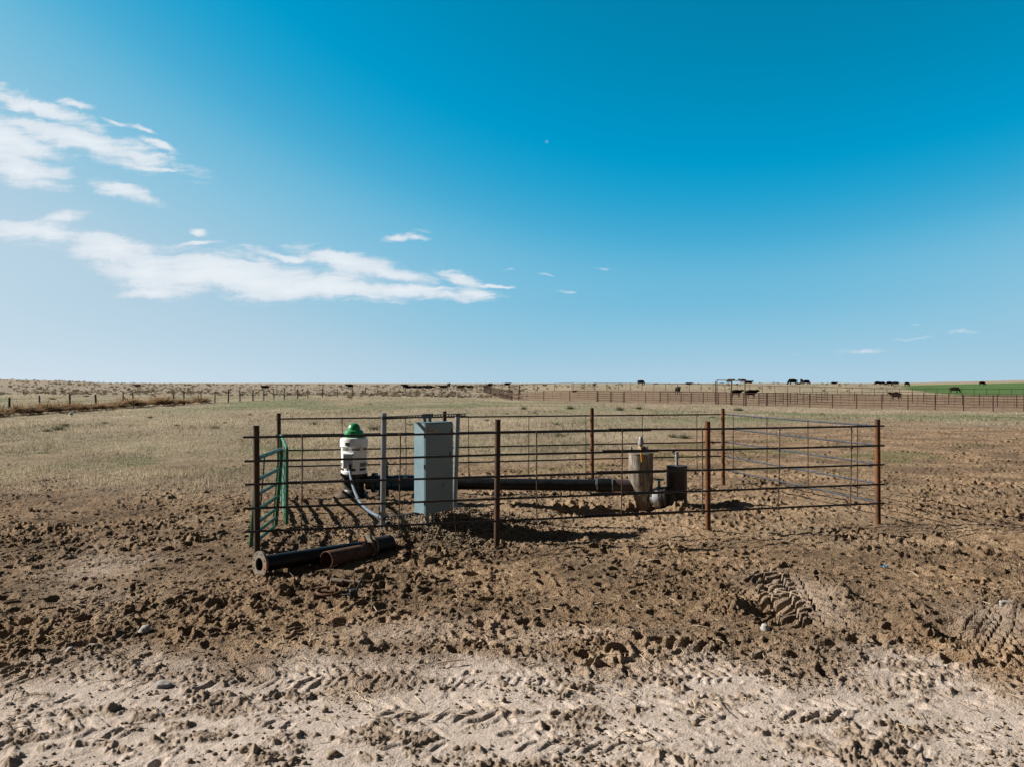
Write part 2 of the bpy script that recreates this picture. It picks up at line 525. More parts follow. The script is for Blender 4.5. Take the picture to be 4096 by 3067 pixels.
def lugs(X, Y, p0, p1, width, pitch, depth, chev=.5, seed=0, full=False):
    """bars pressed by a tractor tyre along the line p0-p1"""
    p0 = np.array(p0); p1 = np.array(p1); L = np.linalg.norm(p1 - p0); t = (p1 - p0) / L; nrm = np.array([-t[1], t[0]])
    s = (X - p0[0]) * t[0] + (Y - p0[1]) * t[1]
    q = (X - p0[0]) * nrm[0] + (Y - p0[1]) * nrm[1]
    qq = q / (width / 2)
    inside = sstep(1.05, .9, np.abs(qq)) * sstep(0, .15, s) * sstep(L, L - .15, s)
    ph = (s + chev * np.abs(q) + (q > 0) * pitch * .5 + .05 * fbm(X * 5, Y * 5, 3, 650 + seed)) / pitch
    k = np.abs((ph % 1) - .5) * 2
    bar = sstep(.42, .62, k)
    if full:
        bar = bar * sstep(.02, .09, np.abs(((qq + 1) * 2) % 1 - .5) - .0) if False else bar * (1 - .9 * (np.abs(((qq * 2.0 + .5) % 1) - .5) > .41))
    keep = sstep(-.12, .2, fbm(X * 2.3, Y * 2.3, 4, 600 + seed) + (.3 if full else .08 if seed == 0 else 0))
    return inside, (bar - .5) * depth * keep


def ground_h(X, Y, mk):
    road, grass = mk[0], mk[1]
    z = base_h(X, Y)
    d, rc = detail_h(X, Y, road, grass)
    flat = np.zeros_like(X)
    add = np.zeros_like(X)
    for k, (p0, p1, w, pitch, dep, ch) in enumerate([
            ((-7, 5.28), (8, 5.22), .34, .075, .009, .35),
            ((-5.5, 4.62), (-1.2, 5.28), .42, .13, .018, .7),
            ((-5.0, 4.05), (-.6, 4.75), .40, .13, .017, .7),
            ((-.9, 4.72), (4.8, 4.66), .34, .13, .017, .9),
            ((2.45, 6.2), (2.90, 8.1), .72, .17, .085, .9),
            ((1.75, 6.55), (2.30, 7.55), .34, .085, .055, .6),
            ((3.45, 5.75), (4.6, 7.1), .40, .12, .075, .6),
            ((.9, 6.05), (2.0, 5.75), .4, .11, .045, .2),
            ((-1.2, 4.35), (6, 4.2), .3, .12, .012, .9)]):
        ins, b = lugs(X, Y, p0, p1, w, pitch, dep, ch, k, full=(dep > .045))
        add += ins * b; flat = np.maximum(flat, ins * (1.35 if dep > .045 else .5))
    heap = sum(gauss(X, Y, *g) for g in ((3.08, 7.2, .2, .3), (3.26, 6.3, .18, .28), (1.98, 6.9, .2, .25), (4.25, 6.5, .2, .25)))
    heap = np.clip(heap, 0, 1)
    rough = .055 * fbm(X * 5, Y * 5, 4, 97, .65) + .05 * fbm(X * 13, Y * 13, 3, 98, .65)
    flat = flat * (1 - heap)
    z = z + d * (1 - flat * .65) + add * (1 - heap) + heap * rough
    z = np.where(Y > 20, z + .05 * grass * fbm(X * .8, Y * .8, 4, 91), z)
    far = sstep(90, 400, Y)
    z = z + far * .18 * fbm(X * .03, Y * .03, 4, 95) + sstep(900, 3000, Y) * 5 * fbm(X * .0007, Y * .0007, 4, 96)
    return z, rc


def build_ground():
    Ys = [-40, -25, -15, -9, -5, -2, 0, 1.2, 2.2, 2.9, 3.3]
    y = 3.5
    while y < 32:
        Ys.append(y); y += max(.011, .00023 * y * y)
    while y < 14000:
        Ys.append(y); y *= 1.011
    Ys.append(14000)
    Ys = np.array(Ys)
    us = np.concatenate([-np.geomspace(3.2, .80, 50), np.linspace(-.79, .79, 1340), np.geomspace(.80, 3.2, 50)])
    nu, ny = len(us), len(Ys)
    W = np.sqrt(Ys ** 2 + 4.0)
    X = (us[None, :] * W[:, None]); Y = np.repeat(Ys[:, None], nu, 1)
    x = X.ravel(); y = Y.ravel()
    mk = [np.zeros_like(x) for _ in range(7)]
    z = np.zeros_like(x); rc = np.zeros_like(x)
    CH = 200000
    for a in range(0, len(x), CH):
        sl = slice(a, a + CH)
        m = masks(x[sl], y[sl])
        for k in range(7): mk[k][sl] = m[k]
        z[sl], rc[sl] = ground_h(x[sl], y[sl], m)
    V = np.stack([x, y, z], 1)
    idx = np.arange(nu * ny).reshape(ny, nu)
    Q = np.stack([idx[:-1, :-1], idx[:-1, 1:], idx[1:, 1:], idx[1:, :-1]], -1).reshape(-1, 4)
    road, grass, green, pen, crop, sage, yard = mk
    fc = lambda a: a[Q].mean(1)
    fy = fc(y); fx = fc(x)
    edge = 5.62 - .03 * fx
    reg = np.where(fy < edge, 0, np.where(fc(crop) > .5, 3, np.where(fy > 700, 4, np.where((fc(grass) > .5) | (fy > 160) & (fc(pen) < .5), 2, np.where(fc(pen) > .5, 5, 1)))))
    mat = ground_material()
    info = [('dirt_road', 'pale rutted dirt track crossing the foreground'), ('muddy_ground', 'brown trampled mud round the pipe enclosure'),
            ('grassland', 'dry tan grassland with green patches'), ('crop_field', 'bright green field beyond the far fence'),
            ('hills', 'low pale hills along the horizon'), ('pen_dirt', 'bare reddish dirt of the cattle pens')]
    at = {'road': road, 'grass': grass, 'green': green, 'pen': pen, 'crop': crop, 'sage': sage, 'crust': rc, 'yard': yard}
    remap = np.full(len(x), -1, np.int64)
    for r, (nm, lb) in enumerate(info):
        q = Q[reg == r]
        if not len(q): continue
        used = np.unique(q)
        remap[used] = np.arange(len(used))
        o = np_mesh(nm, V[used], remap[q], mat, {k: v[used] for k, v in at.items()})
        tag(o, lb, None, None, 'structure')


def ground_material():
    m, nt, b = new_mat('ground_soil_and_grass')
    pos = gen_pos(nt)
    A = lambda n: attr(nt, n).outputs['Fac']
    nbig = noise_node(nt, .7, 5, .6, pos); nmid = noise_node(nt, 5, 6, .65, pos); nfine = noise_node(nt, 45, 5, .7, pos)
    mud = ramp(nt, nmid, [(.3, (.20, .125, .066)), (.5, (.44, .295, .175)), (.72, (.66, .475, .305))])
    mud = mixc(nt, ramp(nt, nbig, [(.42, 0.0), (.60, .72)]), mud, (.135, .093, .060))
    mud = mixc(nt, ramp(nt, noise_node(nt, .33, 5, .6, pos), [(.52, 0.0), (.68, .6)]), mud, (.45, .335, .225))
    mud = mixc(nt, ramp(nt, nfine, [(.45, 0.0), (.75, .5)]), mud, (.40, .30, .21))
    silt = ramp(nt, nmid, [(.3, (.47, .385, .32)), (.7, (.60, .51, .44))])
    silt = mixc(nt, ramp(nt, nfine, [(.5, 0.0), (.8, .5)]), silt, (.35, .27, .20))
    dampf = mth(nt, 'MULTIPLY', A('yard'), -.55, None, True)
    mud = mixc(nt, dampf, mud, ramp(nt, nmid, [(.35, (.10, .066, .038)), (.65, (.29, .195, .118))]))
    col = mixc(nt, mth(nt, 'MULTIPLY', A('yard'), .6, None, True), mud, (.56, .41, .26))
    col = mixc(nt, A('road'), col, silt)
    col = mixc(nt, mth(nt, 'MULTIPLY', A('crust'), .75), col, ramp(nt, nfine, [(.3, (.18, .13, .085)), (.7, (.32, .24, .17))]))
    # grassland colours
    g1 = noise_node(nt, 1.1, 6, .7, pos); g2 = noise_node(nt, .13, 5, .6, pos); g3 = noise_node(nt, 14, 4, .7, pos)
    dry = ramp(nt, g1, [(.3, (.29, .23, .155)), (.5, (.43, .355, .245)), (.7, (.54, .46, .335))])
    dry = mixc(nt, ramp(nt, g2, [(.45, 0.0), (.7, .5)]), dry, (.31, .235, .175))
    dry = mixc(nt, ramp(nt, g3, [(.38, .4), (.58, 0.0)]), dry, (.24, .19, .12))
    grn = ramp(nt, g3, [(.3, (.12, .15, .07)), (.7, (.25, .28, .145))])
    dry = mixc(nt, ramp(nt, noise_node(nt, .045, 5, .65, pos), [(.46, 0.0), (.62, .55)]), dry, (.52, .43, .30))
    dry = mixc(nt, mth(nt, 'MULTIPLY', A('green'), .62), dry, grn)
    sgn = noise_node(nt, .35, 6, .75, pos)
    sgc = ramp(nt, sgn, [(.35, (.16, .125, .09)), (.5, (.33, .27, .20)), (.65, (.45, .38, .29))])
    dry = mixc(nt, mth(nt, 'MULTIPLY', A('sage'), .8), dry, sgc)
    col = mixc(nt, A('grass'), col, dry)
    onlygreen = mth(nt, 'MULTIPLY', A('green'), mth(nt, 'SUBTRACT', 1.0, A('grass')))
    col = mixc(nt, mth(nt, 'MULTIPLY', onlygreen, .55), col, (.12, .15, .04))
    pen = ramp(nt, noise_node(nt, .35, 7, .75, pos), [(.3, (.20, .135, .085)), (.5, (.29, .205, .135)), (.7, (.40, .31, .215))])
    col = mixc(nt, A('pen'), col, pen)
    crop = ramp(nt, noise_node(nt, .12, 5, .7, pos), [(.3, (.075, .155, .04)), (.7, (.13, .215, .07))])
    col = mixc(nt, A('crop'), col, crop)
    speck = noise_node(nt, 120, 3, .8, pos)
    col = mixc(nt, 1.0, col, ramp(nt, speck, [(.3, (.95, .95, .95)), (.5, (1.47, 1.47, 1.47)), (.7, (1.95, 1.95, 1.95))]), 'MULTIPLY')
    lk(nt, col, b.inputs['Base Color'])
    b.inputs['Roughness'].default_value = .95; b.inputs['Specular IOR Level'].default_value = .12
    gr_ = nt.nodes.new('ShaderNodeTexVoronoi'); gr_.inputs['Scale'].default_value = 70; lk(nt, pos, gr_.inputs['Vector'])
    hb = mth(nt, 'ADD', noise_node(nt, 75, 5, .75, pos), mth(nt, 'MULTIPLY', noise_node(nt, 22, 4, .7, pos), 1.6))
    hb = mth(nt, 'SUBTRACT', hb, mth(nt, 'MULTIPLY', gr_.outputs['Distance'], .8))
    keep_ = mth(nt, 'SUBTRACT', 1.0, mth(nt, 'MULTIPLY', A('road'), .86))
    bump(nt, b, mth(nt, 'MULTIPLY', hb, keep_), 1.0, .022)
    M['ground'] = m
    return m


build_ground()


def surf(x, y):
    """real height of the ground sheet"""
    x = np.atleast_1d(np.asarray(x, float)); y = np.atleast_1d(np.asarray(y, float))
    return ground_h(x, y, masks(x, y))[0]


# ------------------------------------------------------------------ blades, crumbs, straw
def vcol_mat(name, rough=.9, trans=0.0):
    m, nt, b = new_mat(name)
    lk(nt, attr(nt, 'tint').outputs['Color'], b.inputs['Base Color'])
    b.inputs['Roughness'].default_value = rough; b.inputs['Specular IOR Level'].default_value = .15
    if trans:      # thin dry leaves and twigs let light through
        t = nt.nodes.new('ShaderNodeBsdfTranslucent'); x = nt.nodes.new('ShaderNodeMixShader'); x.inputs[0].default_value = trans
        lk(nt, attr(nt, 'tint').outputs['Color'], t.inputs['Color'])
        out = [q for q in nt.nodes if q.type == 'OUTPUT_MATERIAL'][0]
        lk(nt, b.outputs[0], x.inputs[1]); lk(nt, t.outputs[0], x.inputs[2]); lk(nt, x.outputs[0], out.inputs[0])
    return m


def build_grass():
    N = 400000
    inv = rng.uniform(1 / 170, 1 / 14., N)
    near = 1 / inv
    u = rng.uniform(-.85, .85, N)
    X = u * near; Y = near
    # pull the blades together into tufts
    cs = .28 + Y * .004
    jx = rnd(np.floor(X / cs), np.floor(Y / cs), 901); jy = rnd(np.floor(X / cs), np.floor(Y / cs), 902)
    k = rng.uniform(.0, .55, N)
    X = X * (1 - k) + k * (np.floor(X / cs) + jx) * cs; Y = Y * (1 - k) + k * (np.floor(Y / cs) + jy) * cs
    road, grass, green, pen, crop, sage, yard = masks(X, Y)
    keep = rng.random(N) < np.clip(grass * 1.2 - .1, 0, 1) * (.35 + .65 * sstep(-.3, .3, fbm(X * .3, Y * .3, 3, 911))) + .5 * green * (Y < 32)
    inside = (Y > 9) & (Y < 15.2) & (X > -4.2) & (X < 5)
    keep &= ~inside
    X, Y, grass, green = X[keep], Y[keep], grass[keep], green[keep]
    n = len(X)
    z = surf(X, Y)
    low = (grass < .35)
    tall = sstep(-.2, .4, fbm(X * .12, Y * .12, 3, 921))
    hgt = (.035 + .13 * rng.random(n) * (.3 + tall) + .12 * (rng.random(n) < .05)) * np.where(low, .35, np.where(grass < .7, .6, 1)) * (1 - .35 * green)
    wd = np.maximum(.008, Y * .00045) * rng.uniform(.7, 1.5, n)
    a = rng.uniform(0, 2 * np.pi, n)
    lean = rng.uniform(.1, .9, n) * hgt
    la = rng.uniform(0, 2 * np.pi, n)
    dx = np.cos(a) * wd; dy = np.sin(a) * wd
    V = np.empty((n, 3, 3))
    V[:, 0] = np.stack([X - dx, Y - dy, z - .02], 1)
    V[:, 1] = np.stack([X + dx, Y + dy, z - .02], 1)
    V[:, 2] = np.stack([X + np.cos(la) * lean, Y + np.sin(la) * lean, z + hgt], 1)
    Fc = np.arange(n * 3).reshape(n, 3)
    t = rng.random((n, 1))
    dry = np.array([.70, .58, .425]) * (1 - t) + np.array([.40, .325, .23]) * t
    pink = np.array([.50, .385, .305])
    pk = sstep(.0, .4, fbm(X * .08, Y * .08, 3, 931))[:, None] * .6
    dry = dry * (1 - pk) + pink * pk
    gr = np.array([.28, .34, .165]) * (1 - t) + np.array([.16, .22, .09]) * t
    gg = (green * rng.uniform(.3, 1.1, n)).clip(0, 1)[:, None]
    c = dry * (1 - gg) + gr * gg
    c = c * (.70 + .55 * sstep(-.35, .35, fbm(X * .22, Y * .16, 4, 941)))[:, None]
    c = np.repeat(c[:, None, :], 3, 1).reshape(-1, 3)
    o = np_mesh('grass', V.reshape(-1, 3), Fc, vcol_mat('grass_blades', .9, .42), {'tint': c}, False)
    tag(o, 'dry tan and green grass covering the rangeland behind the enclosure', 'grass', None, 'stuff')


build_grass()

ICO = [(0, 0, 1), (.894, 0, .447), (.276, .851, .447), (-.724, .526, .447), (-.724, -.526, .447), (.276, -.851, .447),
       (.724, .526, -.447), (-.276, .851, -.447), (-.894, 0, -.447), (-.276, -.851, -.447), (.724, -.526, -.447), (0, 0, -1)]
ICF = [(0, 1, 2), (0, 2, 3), (0, 3, 4), (0, 4, 5), (0, 5, 1), (1, 6, 2), (2, 7, 3), (3, 8, 4), (4, 9, 5), (5, 10, 1),
       (6, 7, 2), (7, 8, 3), (8, 9, 4), (9, 10, 5), (10, 6, 1), (11, 7, 6), (11, 8, 7), (11, 9, 8), (11, 10, 9), (11, 6, 10)]


def lumps(name, X, Y, R, tint, label, sink=.35):
    n = len(X)
    z = surf(X, Y)
    V = np.array(ICO)[None] * rng.uniform(.6, 1.25, (n, 12, 1))
    s = np.stack([R * rng.uniform(.8, 1.4, n), R * rng.uniform(.8, 1.4, n), R * rng.uniform(.5, .9, n)], 1)
    V = V * s[:, None, :]
    a = rng.uniform(0, 2 * np.pi, n); ca, sa = np.cos(a)[:, None], np.sin(a)[:, None]
    x = V[..., 0] * ca - V[..., 1] * sa; y = V[..., 0] * sa + V[..., 1] * ca
    P = np.stack([x + X[:, None], y + Y[:, None], V[..., 2] + (z + R * sink)[:, None]], -1)
    Fc = (np.array(ICF)[None] + (np.arange(n) * 12)[:, None, None]).reshape(-1, 3)
    c = np.repeat(tint[:, None, :], 12, 1).reshape(-1, 3)
    o = np_mesh(name, P.reshape(-1, 3), Fc, vcol_mat(name + '_soil', .95), {'tint': c}, True)
    tag(o, label, name, None, 'stuff')


def build_crumbs():
    N = 120000
    Y = 1 / rng.uniform(1 / 15.5, 1 / 3.8, N); X = rng.uniform(-.85, .85, N) * Y
    road, grass, *_ = masks(X, Y)
    p = .25 + .75 * sstep(-.1, .35, fbm(X * 1.3 + 5, Y * 1.9, 4, 26))
    p = np.where(road > .5, p * p * .55, .5)
    keep = rng.random(N) < p * .55
    X, Y, road = X[keep], Y[keep], road[keep]
    n = len(X)
    R = .003 + .013 * rng.random(n) ** 4 + (rng.random(n) < .008) * .016
    t = rng.random((n, 1))
    c = np.array([.13, .088, .054]) * (1 - t) + np.array([.29, .215, .145]) * t
    c = c * (1 - .35 * road[:, None]) + np.array([.42, .35, .27]) * .35 * road[:, None]
    lumps('clods', X, Y, R, c, 'crumbs and clods of dry mud strewn over the ground')
    # gravel of the heap under the cabinet
    N = 9000
    X = rng.normal(-1.0, .75, N); Y = rng.normal(10.6, .5, N)
    t = rng.random((N, 1))
    c = np.array([.16, .115, .075]) * (1 - t) + np.array([.40, .32, .235]) * t
    lumps('gravel', X, Y, rng.uniform(.006, .016, N), c, 'small gravel heaped under the grey electrical cabinet', .5)


build_crumbs()


def build_straw():
    N = 520
    Y = 1 / rng.uniform(1 / 17, 1 / 4.2, N); X = rng.uniform(-.8, .8, N) * Y
    mb = MB()
    zs = surf(X, Y)
    for k in range(N):
        L = random.uniform(.04, .20) * (1.4 if random.random() < .1 else 1); a = random.uniform(0, 2 * math.pi)
        d = Vector((math.cos(a), math.sin(a), random.uniform(-.05, .25))).normalized()
        b = Vector((-d.y, d.x, 0)) * random.uniform(-.2, .2) * L
        p = Vector((X[k], Y[k], zs[k] + .018))
        mb.tube([p, p + d * L * .5 + b + Vector((0, 0, .01)), p + d * L], random.uniform(.0014, .003), 4, False)
    o = mb.build('straw', M['straw'], None, False)
    tag(o, 'loose pale stalks of straw lying on the mud', 'straw', None, 'stuff')


build_straw()

# ------------------------------------------------------------------ pipe enclosure
PA = Vector((-3.0, 9.05, 0)); PB = Vector((5.243, 11.01, 0)); PC = Vector((4.204, 15.30, 0)); PD = Vector((-4.04, 13.34, 0))
RZ = [1.388, 1.108, .836, .556, .285]


def at_line(p, q, x):
    u = (x - CX) / F
    d = q - p
    return (u * p.y - p.x) / (d.x - u * d.y)


def enclosure():
    root = thing('pipe_fence', (PA.x, PA.y, 0), 'rusty pipe and sucker rod fence enclosing the well pump, cabinet and standpipes', 'fence')
    r = .0365

    def post(x_, y_, top, mat, lean=(0, 0)):
        MB().lathe((x_, y_, gz(x_, y_) - .35), [(r, 0), (r, top + .35 - gz(x_, y_))], 18).build('post', mat, root)
        # lathe is vertical; a slight lean is applied to the mesh
        o = root.children[-1]
        for v in o.data.vertices:
            v.co.x += lean[0] * v.co.z; v.co.y += lean[1] * v.co.z
    f = PB - PA; bk = PC - PD
    post(PA.x, PA.y, 1.51, M['rust_dark'], (-.008, 0))
    p = PA + f * .3406; post(p.x, p.y, 1.55, M['rust_dark'], (.008, 0))
    p = PA + f * .6855; post(p.x, p.y, 1.49, M['rust'], (-.004, 0))
    post(PB.x, PB.y, 1.49, M['rust'], (-.006, 0))
    post(PC.x, PC.y, 1.51, M['rust'], (-.006, 0))
    p = PD + bk * .676; post(p.x, p.y, 1.54, M['rust'], (-.006, 0))
    p = PD + bk * .341; post(p.x, p.y, 1.50, M['rust_dark'])
    post(PD.x, PD.y, 1.49, M['rust_dark'], (-.006, 0))
    fn = Vector((f.y, -f.x, 0)).normalized(); fd = f.normalized()
    rn = Vector((PC.y - PB.y, -(PC.x - PB.x), 0)).normalized(); rd = (PC - PB).normalized()
    off = r + .0145
    random.seed(3)
    for k, z in enumerate(RZ):
        # front: two lengths of pipe spliced with an overlap near the middle
        a = PA + fn * off - fd * (.15 - .01 * (k % 3)); e = PB + fn * off + fd * (.055 + .006 * (k % 2))
        s1 = PA + fn * off + f * (.585 + .012 * k); s0 = PA + fn * off + f * (.515 - .010 * k)
        w = lambda: random.uniform(-.006, .006)
        zz = lambda t: z - .012 + .022 * t
        pts1 = [a + Vector((0, 0, zz(0))), PA + fn * off + f * .17 + Vector((0, 0, zz(.17) + w())), PA + fn * off + f * .34 + Vector((0, 0, zz(.34) + w())), s1 + Vector((0, 0, zz(.56)))]
        MB().tube(pts1, .0135, 10).build('rail', M['rail'], root)
        pts2 = [s0 + fn * .001 + Vector((0, 0, zz(.51) + .020)), PA + fn * off + f * .60 + Vector((0, 0, zz(.6) + .010)), PA + fn * off + f * .6855 + Vector((0, 0, zz(.6855))), PA + fn * off + f * .85 + Vector((0, 0, zz(.85) + w())), e + Vector((0, 0, zz(1)))]
        MB().tube(pts2, .0135, 10).build('rail', M['rail'], root)
        # back and right side
        a = PD - fn * off - fd * .06; e = PC - fn * off + fd * .02
        MB().tube([a + Vector((0, 0, z)), a.lerp(e, .34) + Vector((0, 0, z + w())), a.lerp(e, .68) + Vector((0, 0, z + w())), e + Vector((0, 0, z))], .0135, 10).build('rail', M['rail'], root)
        a = PB + rn * off + rd * .06; e = PC + rn * off + rd * .03
        MB().tube([a + Vector((0, 0, z + .005)), a.lerp(e, .5) + Vector((0, 0, z + w())), e + Vector((0, 0, z))], .0138, 10).build('rail', M['rail_glint'], root)
    zt, zb = RZ[0] + .02, RZ[4] - .02

    def beads(mb, p, nv):
        for z in RZ:
            mb.lathe((p.x - nv.x * .008, p.y - nv.y * .008, z - .012), [(.0, 0), (.010, .004), (.0125, .012), (.010, .02), (0, .024)], 8)
        return mb
    for x in (1208, 1598, 2145, 2485, 2807, 3113, 3400):
        t = at_line(PA + fn * off, PB + fn * off, x); p = PA + fn * (off + .021) + f * t
        j = random.uniform(-.012, .012)
        mb_ = MB().tube([p + Vector((j, 0, zt)), p + Vector((j * .3, 0, (zt + zb) / 2)), p + Vector((-j, 0, zb))], .0078, 8); beads(mb_, p, fn).build('stay_rod', M['rod'], root)
    for x in (1370, 1625, 1876, 2115, 2345, 2570, 2790):
        t = at_line(PD - fn * off, PC - fn * off, x); p = PD - fn * (off + .021) + bk * t
        MB().tube([p + Vector((random.uniform(-.01, .01), 0, zt)), p + Vector((0, 0, zb))], .0078, 8).build('stay_rod', M['rod'], root)
    for x in (2929, 3064, 3228, 3425):
        t = at_line(PB + rn * off, PC + rn * off, x); p = PB + rn * (off + .021) + (PC - PB) * t
        MB().tube([p + Vector((random.uniform(-.01, .01), 0, zt)), p + Vector((0, 0, zb))], .0078, 8).build('stay_rod', M['rod'], root)


enclosure()


# ------------------------------------------------------------------ green gates
def gate(p, q, zs, label, straps, lean=Vector(), mat=None, rr=.0245):
    root = thing('farm_gate', (p.x, p.y, gz(p.x, p.y)), label, 'gate')
    mat = mat or M['green']
    d = (q - p)

    def P(t, z):
        return p + d * t + Vector((0, 0, z)) + lean * (1 - z / zs[0])
    fr = MB()
    c = .09 / d.length
    fr.tube([P(0, zs[-1]), P(0, zs[0] - .09), P(c * .3, zs[0] - .02), P(c, zs[0]), P(1 - c, zs[0]), P(1 - c * .3, zs[0] - .02), P(1, zs[0] - .09), P(1, zs[-1])], rr, 12)
    fr.build('gate_frame', mat, root)
    for z in zs[1:]:
        MB().tube([P(0, z), P(1, z)], rr * .88, 10).build('rail', mat, root)
    sd = Vector((d.y, -d.x, 0)).normalized()
    if sd.y > 0: sd = -sd
    for t in straps:
        a = P(t, zs[-1] - .02); b = P(t, zs[0] + .01)
        ax = (b - a).normalized(); R = Matrix((d.normalized(), sd, ax)).transposed()
        MB().box((a + b) / 2 + sd * (rr + .006), (.042, .01, (b - a).length), R).build('brace', mat, root)
    return root


GZ = [1.117, .853, .669, .477, .313, .193, .08]
G1 = Vector((-3.015, 9.12, 0)); GM = Vector((-3.125, 10.45, 0)); G3 = Vector((-3.99, 13.27, 0))
gate(G1, GM, GZ, 'short green tube gate leaf fixed to the rusty corner post nearest the flanged pipe', (.36, .97), Vector((-.09, 0, 0)))
gate(Vector((-3.10, 10.58, 0)), G3, GZ, 'long green tube gate leaf seen edge-on, hung from the back left post', (.04, .5, .96))


# ------------------------------------------------------------------ electrical rack, cabinet, conduit
RD = Vector((.69, .724, 0)).normalized()          # along the rack
RN = Vector((RD.y, -RD.x, 0))                      # out of the cabinet's door
RL = Vector((-1.70, 10.1, 0)); RR = RL + RD * 1.29
ROT = Matrix((RD, -RN, Vector((0, 0, 1)))).transposed()


def rack():
    root = thing('equipment_rack', (RL.x, RL.y, gz(RL.x, RL.y)), 'galvanised two pole rack with slotted struts holding the grey cabinet', 'rack')
    o = MB().lathe((RL.x, RL.y, -.3), [(.0365, 0), (.0365, 1.915)], 20).build('pole', M['galv'], root)
    for v in o.data.vertices: v.co.x += .012 * (v.co.z)
    o = MB().lathe((RR.x, RR.y, -.3), [(.0365, 0), (.0365, 1.84)], 20).build('pole', M['galv'], root)
    for v in o.data.vertices: v.co.x += .034 * (v.co.z - .6)
    for z, e in ((1.553, .20), (.232, .08)):
        a = RL + RN * .055 - RD * .05; b = RR + RN * .055 + RD * e
        L = (b - a).length
        mb = MB()
        T = lambda s_, d_, h_: a + RD * s_ - RN * d_ + Vector((0, 0, z + h_))
        # channel: slotted face towards the door side and two lips
        step = .05; n = int(L / step)
        hh = .0205
        for k in range(n):
            s0 = k * step
            mb.box(T(s0 + .0085, 0, 0), (.017, .003, 2 * hh), ROT)
            mb.box(T(s0 + .0335, 0, hh - .006), (.033, .003, .012), ROT)
            mb.box(T(s0 + .0335, 0, -hh + .006), (.033, .003, .012), ROT)
        mb.box(T(L / 2, .02, hh - .0015), (L, .038, .003), ROT)
        mb.box(T(L / 2, .02, -hh + .0015), (L, .038, .003), ROT)
        mb.build('strut', M['strut'], root, False)
        for q in (RL, RR):
            cl = MB()
            c = q + Vector((0, 0, z)) + (Vector((.034 * (z - .6), 0, 0)) if q is RR else Vector((.012 * z, 0, 0)))
            cl.lathe(c - Vector((0, 0, .02)), [(.039, 0), (.039, .04)], 18)
            cl.build('clamp', M['strut'], root)


rack()


def cabinet():
    s0, w, dep = .48, .50, .215
    z0, z1 = .262, 1.472
    base = RL + RD * s0 + RN * .058
    root = thing('electrical_cabinet', (base.x, base.y, gz(base.x, base.y)), 'tall blue grey electrical cabinet with hinged door on the galvanised rack', 'cabinet')
    T = lambda s_, d_, z_: base + RD * s_ + RN * d_ + Vector((0, 0, z_))
    h = z1 - z0
    MB().box(T(w / 2, dep / 2, z0 + h / 2), (w, dep, h), ROT, .004).build('body', M['cab'], root)
    dr = MB().box(T(w / 2, dep + .0125, z0 + h / 2 - .003), (w - .004, .017, h - .008), ROT, .003).build('door', M['cab'], root)
    # raised flange of the top, drip lip
    MB().box(T(w / 2, dep / 2 + .01, z1 + .005), (w + .012, dep + .034, .006), ROT, .001).build('drip_lip', M['cab'], root)
    for zz in (z0 + .12, z0 + .60, z0 + 1.02):
        MB().lathe(T(-.006, dep + .006, zz), [(.006, 0), (.006, .06)], 10).build('hinge', M['black'], root)
    MB().box(T(w - .06, dep + .026, z0 + .78), (.014, .012, .05), ROT, .002).build('latch', M['black'], root)
    lt = MB()
    lt.box(T(w - .03, dep + .026, z1 - .12), (.02, .012, .045), ROT @ Matrix.Rotation(.5, 3, 'Y'), .002)
    lt.build('latch', M['black'], root)
    MB().lathe(T(w - .17, dep + .02, z0 + .36), [(.018, 0), (.018, .012), (.009, .014), (.009, .022)], 14, RN).build('lock', M['galv'], root)
    pl = MB().box(T(.12, dep + .0225, z1 - .10), (.19, .004, .045), ROT, .001).build('nameplate', M['plate'], root)
    mk = MB()
    mk.ring(T(.05, dep + .0245, z1 - .10), RN, [(.008, 0), (.013, 0), (.013, .002), (.008, .002)], 16)
    mk.box(T(.05, dep + .0255, z1 - .10), (.006, .002, .012), ROT)
    for q in range(7): mk.box(T(.083 + q * .011, dep + .0255, z1 - .102), (.007, .002, .013), ROT)
    mk.build('emblem', M['ink'], pl)
    MB().box(T(w - .045, dep + .0225, z0 + .05), (.032, .003, .042), ROT, .001).build('sticker', M['plate'], root)
    # mounting ear at the top with a keyhole slot
    ear = MB()
    ear.box(T(.245, -.006, z1 + .085), (.20, .004, .06), ROT).box(T(.195, -.006, z1 + .028), (.055, .004, .056), ROT).box(T(.285, -.006, z1 + .028), (.055, .004, .056), ROT)
    ear.build('mounting_ear', M['cab'], root)
    MB().box(T(w + .012, dep * .45, z0 + .85), (.02, .12, .22), ROT, .004).build('switch_box', M['black'], root)
    for s_, d_ in ((.17, .07), (.24, .12)):
        cn = MB()
        p = T(s_, d_, 0)
        cn.lathe((p.x, p.y, gz(p.x, p.y) - .1), [(.027, 0), (.027, z0 + .1 - gz(p.x, p.y) - .03), (.033, z0 + .1 - gz(p.x, p.y) - .03), (.033, z0 + .1 - gz(p.x, p.y) + .002)], 14)
        cn.build('conduit_riser', M['galv'], root)


cabinet()


# ------------------------------------------------------------------ well pump
PUMP = Vector((-2.65, 12.9, 0))


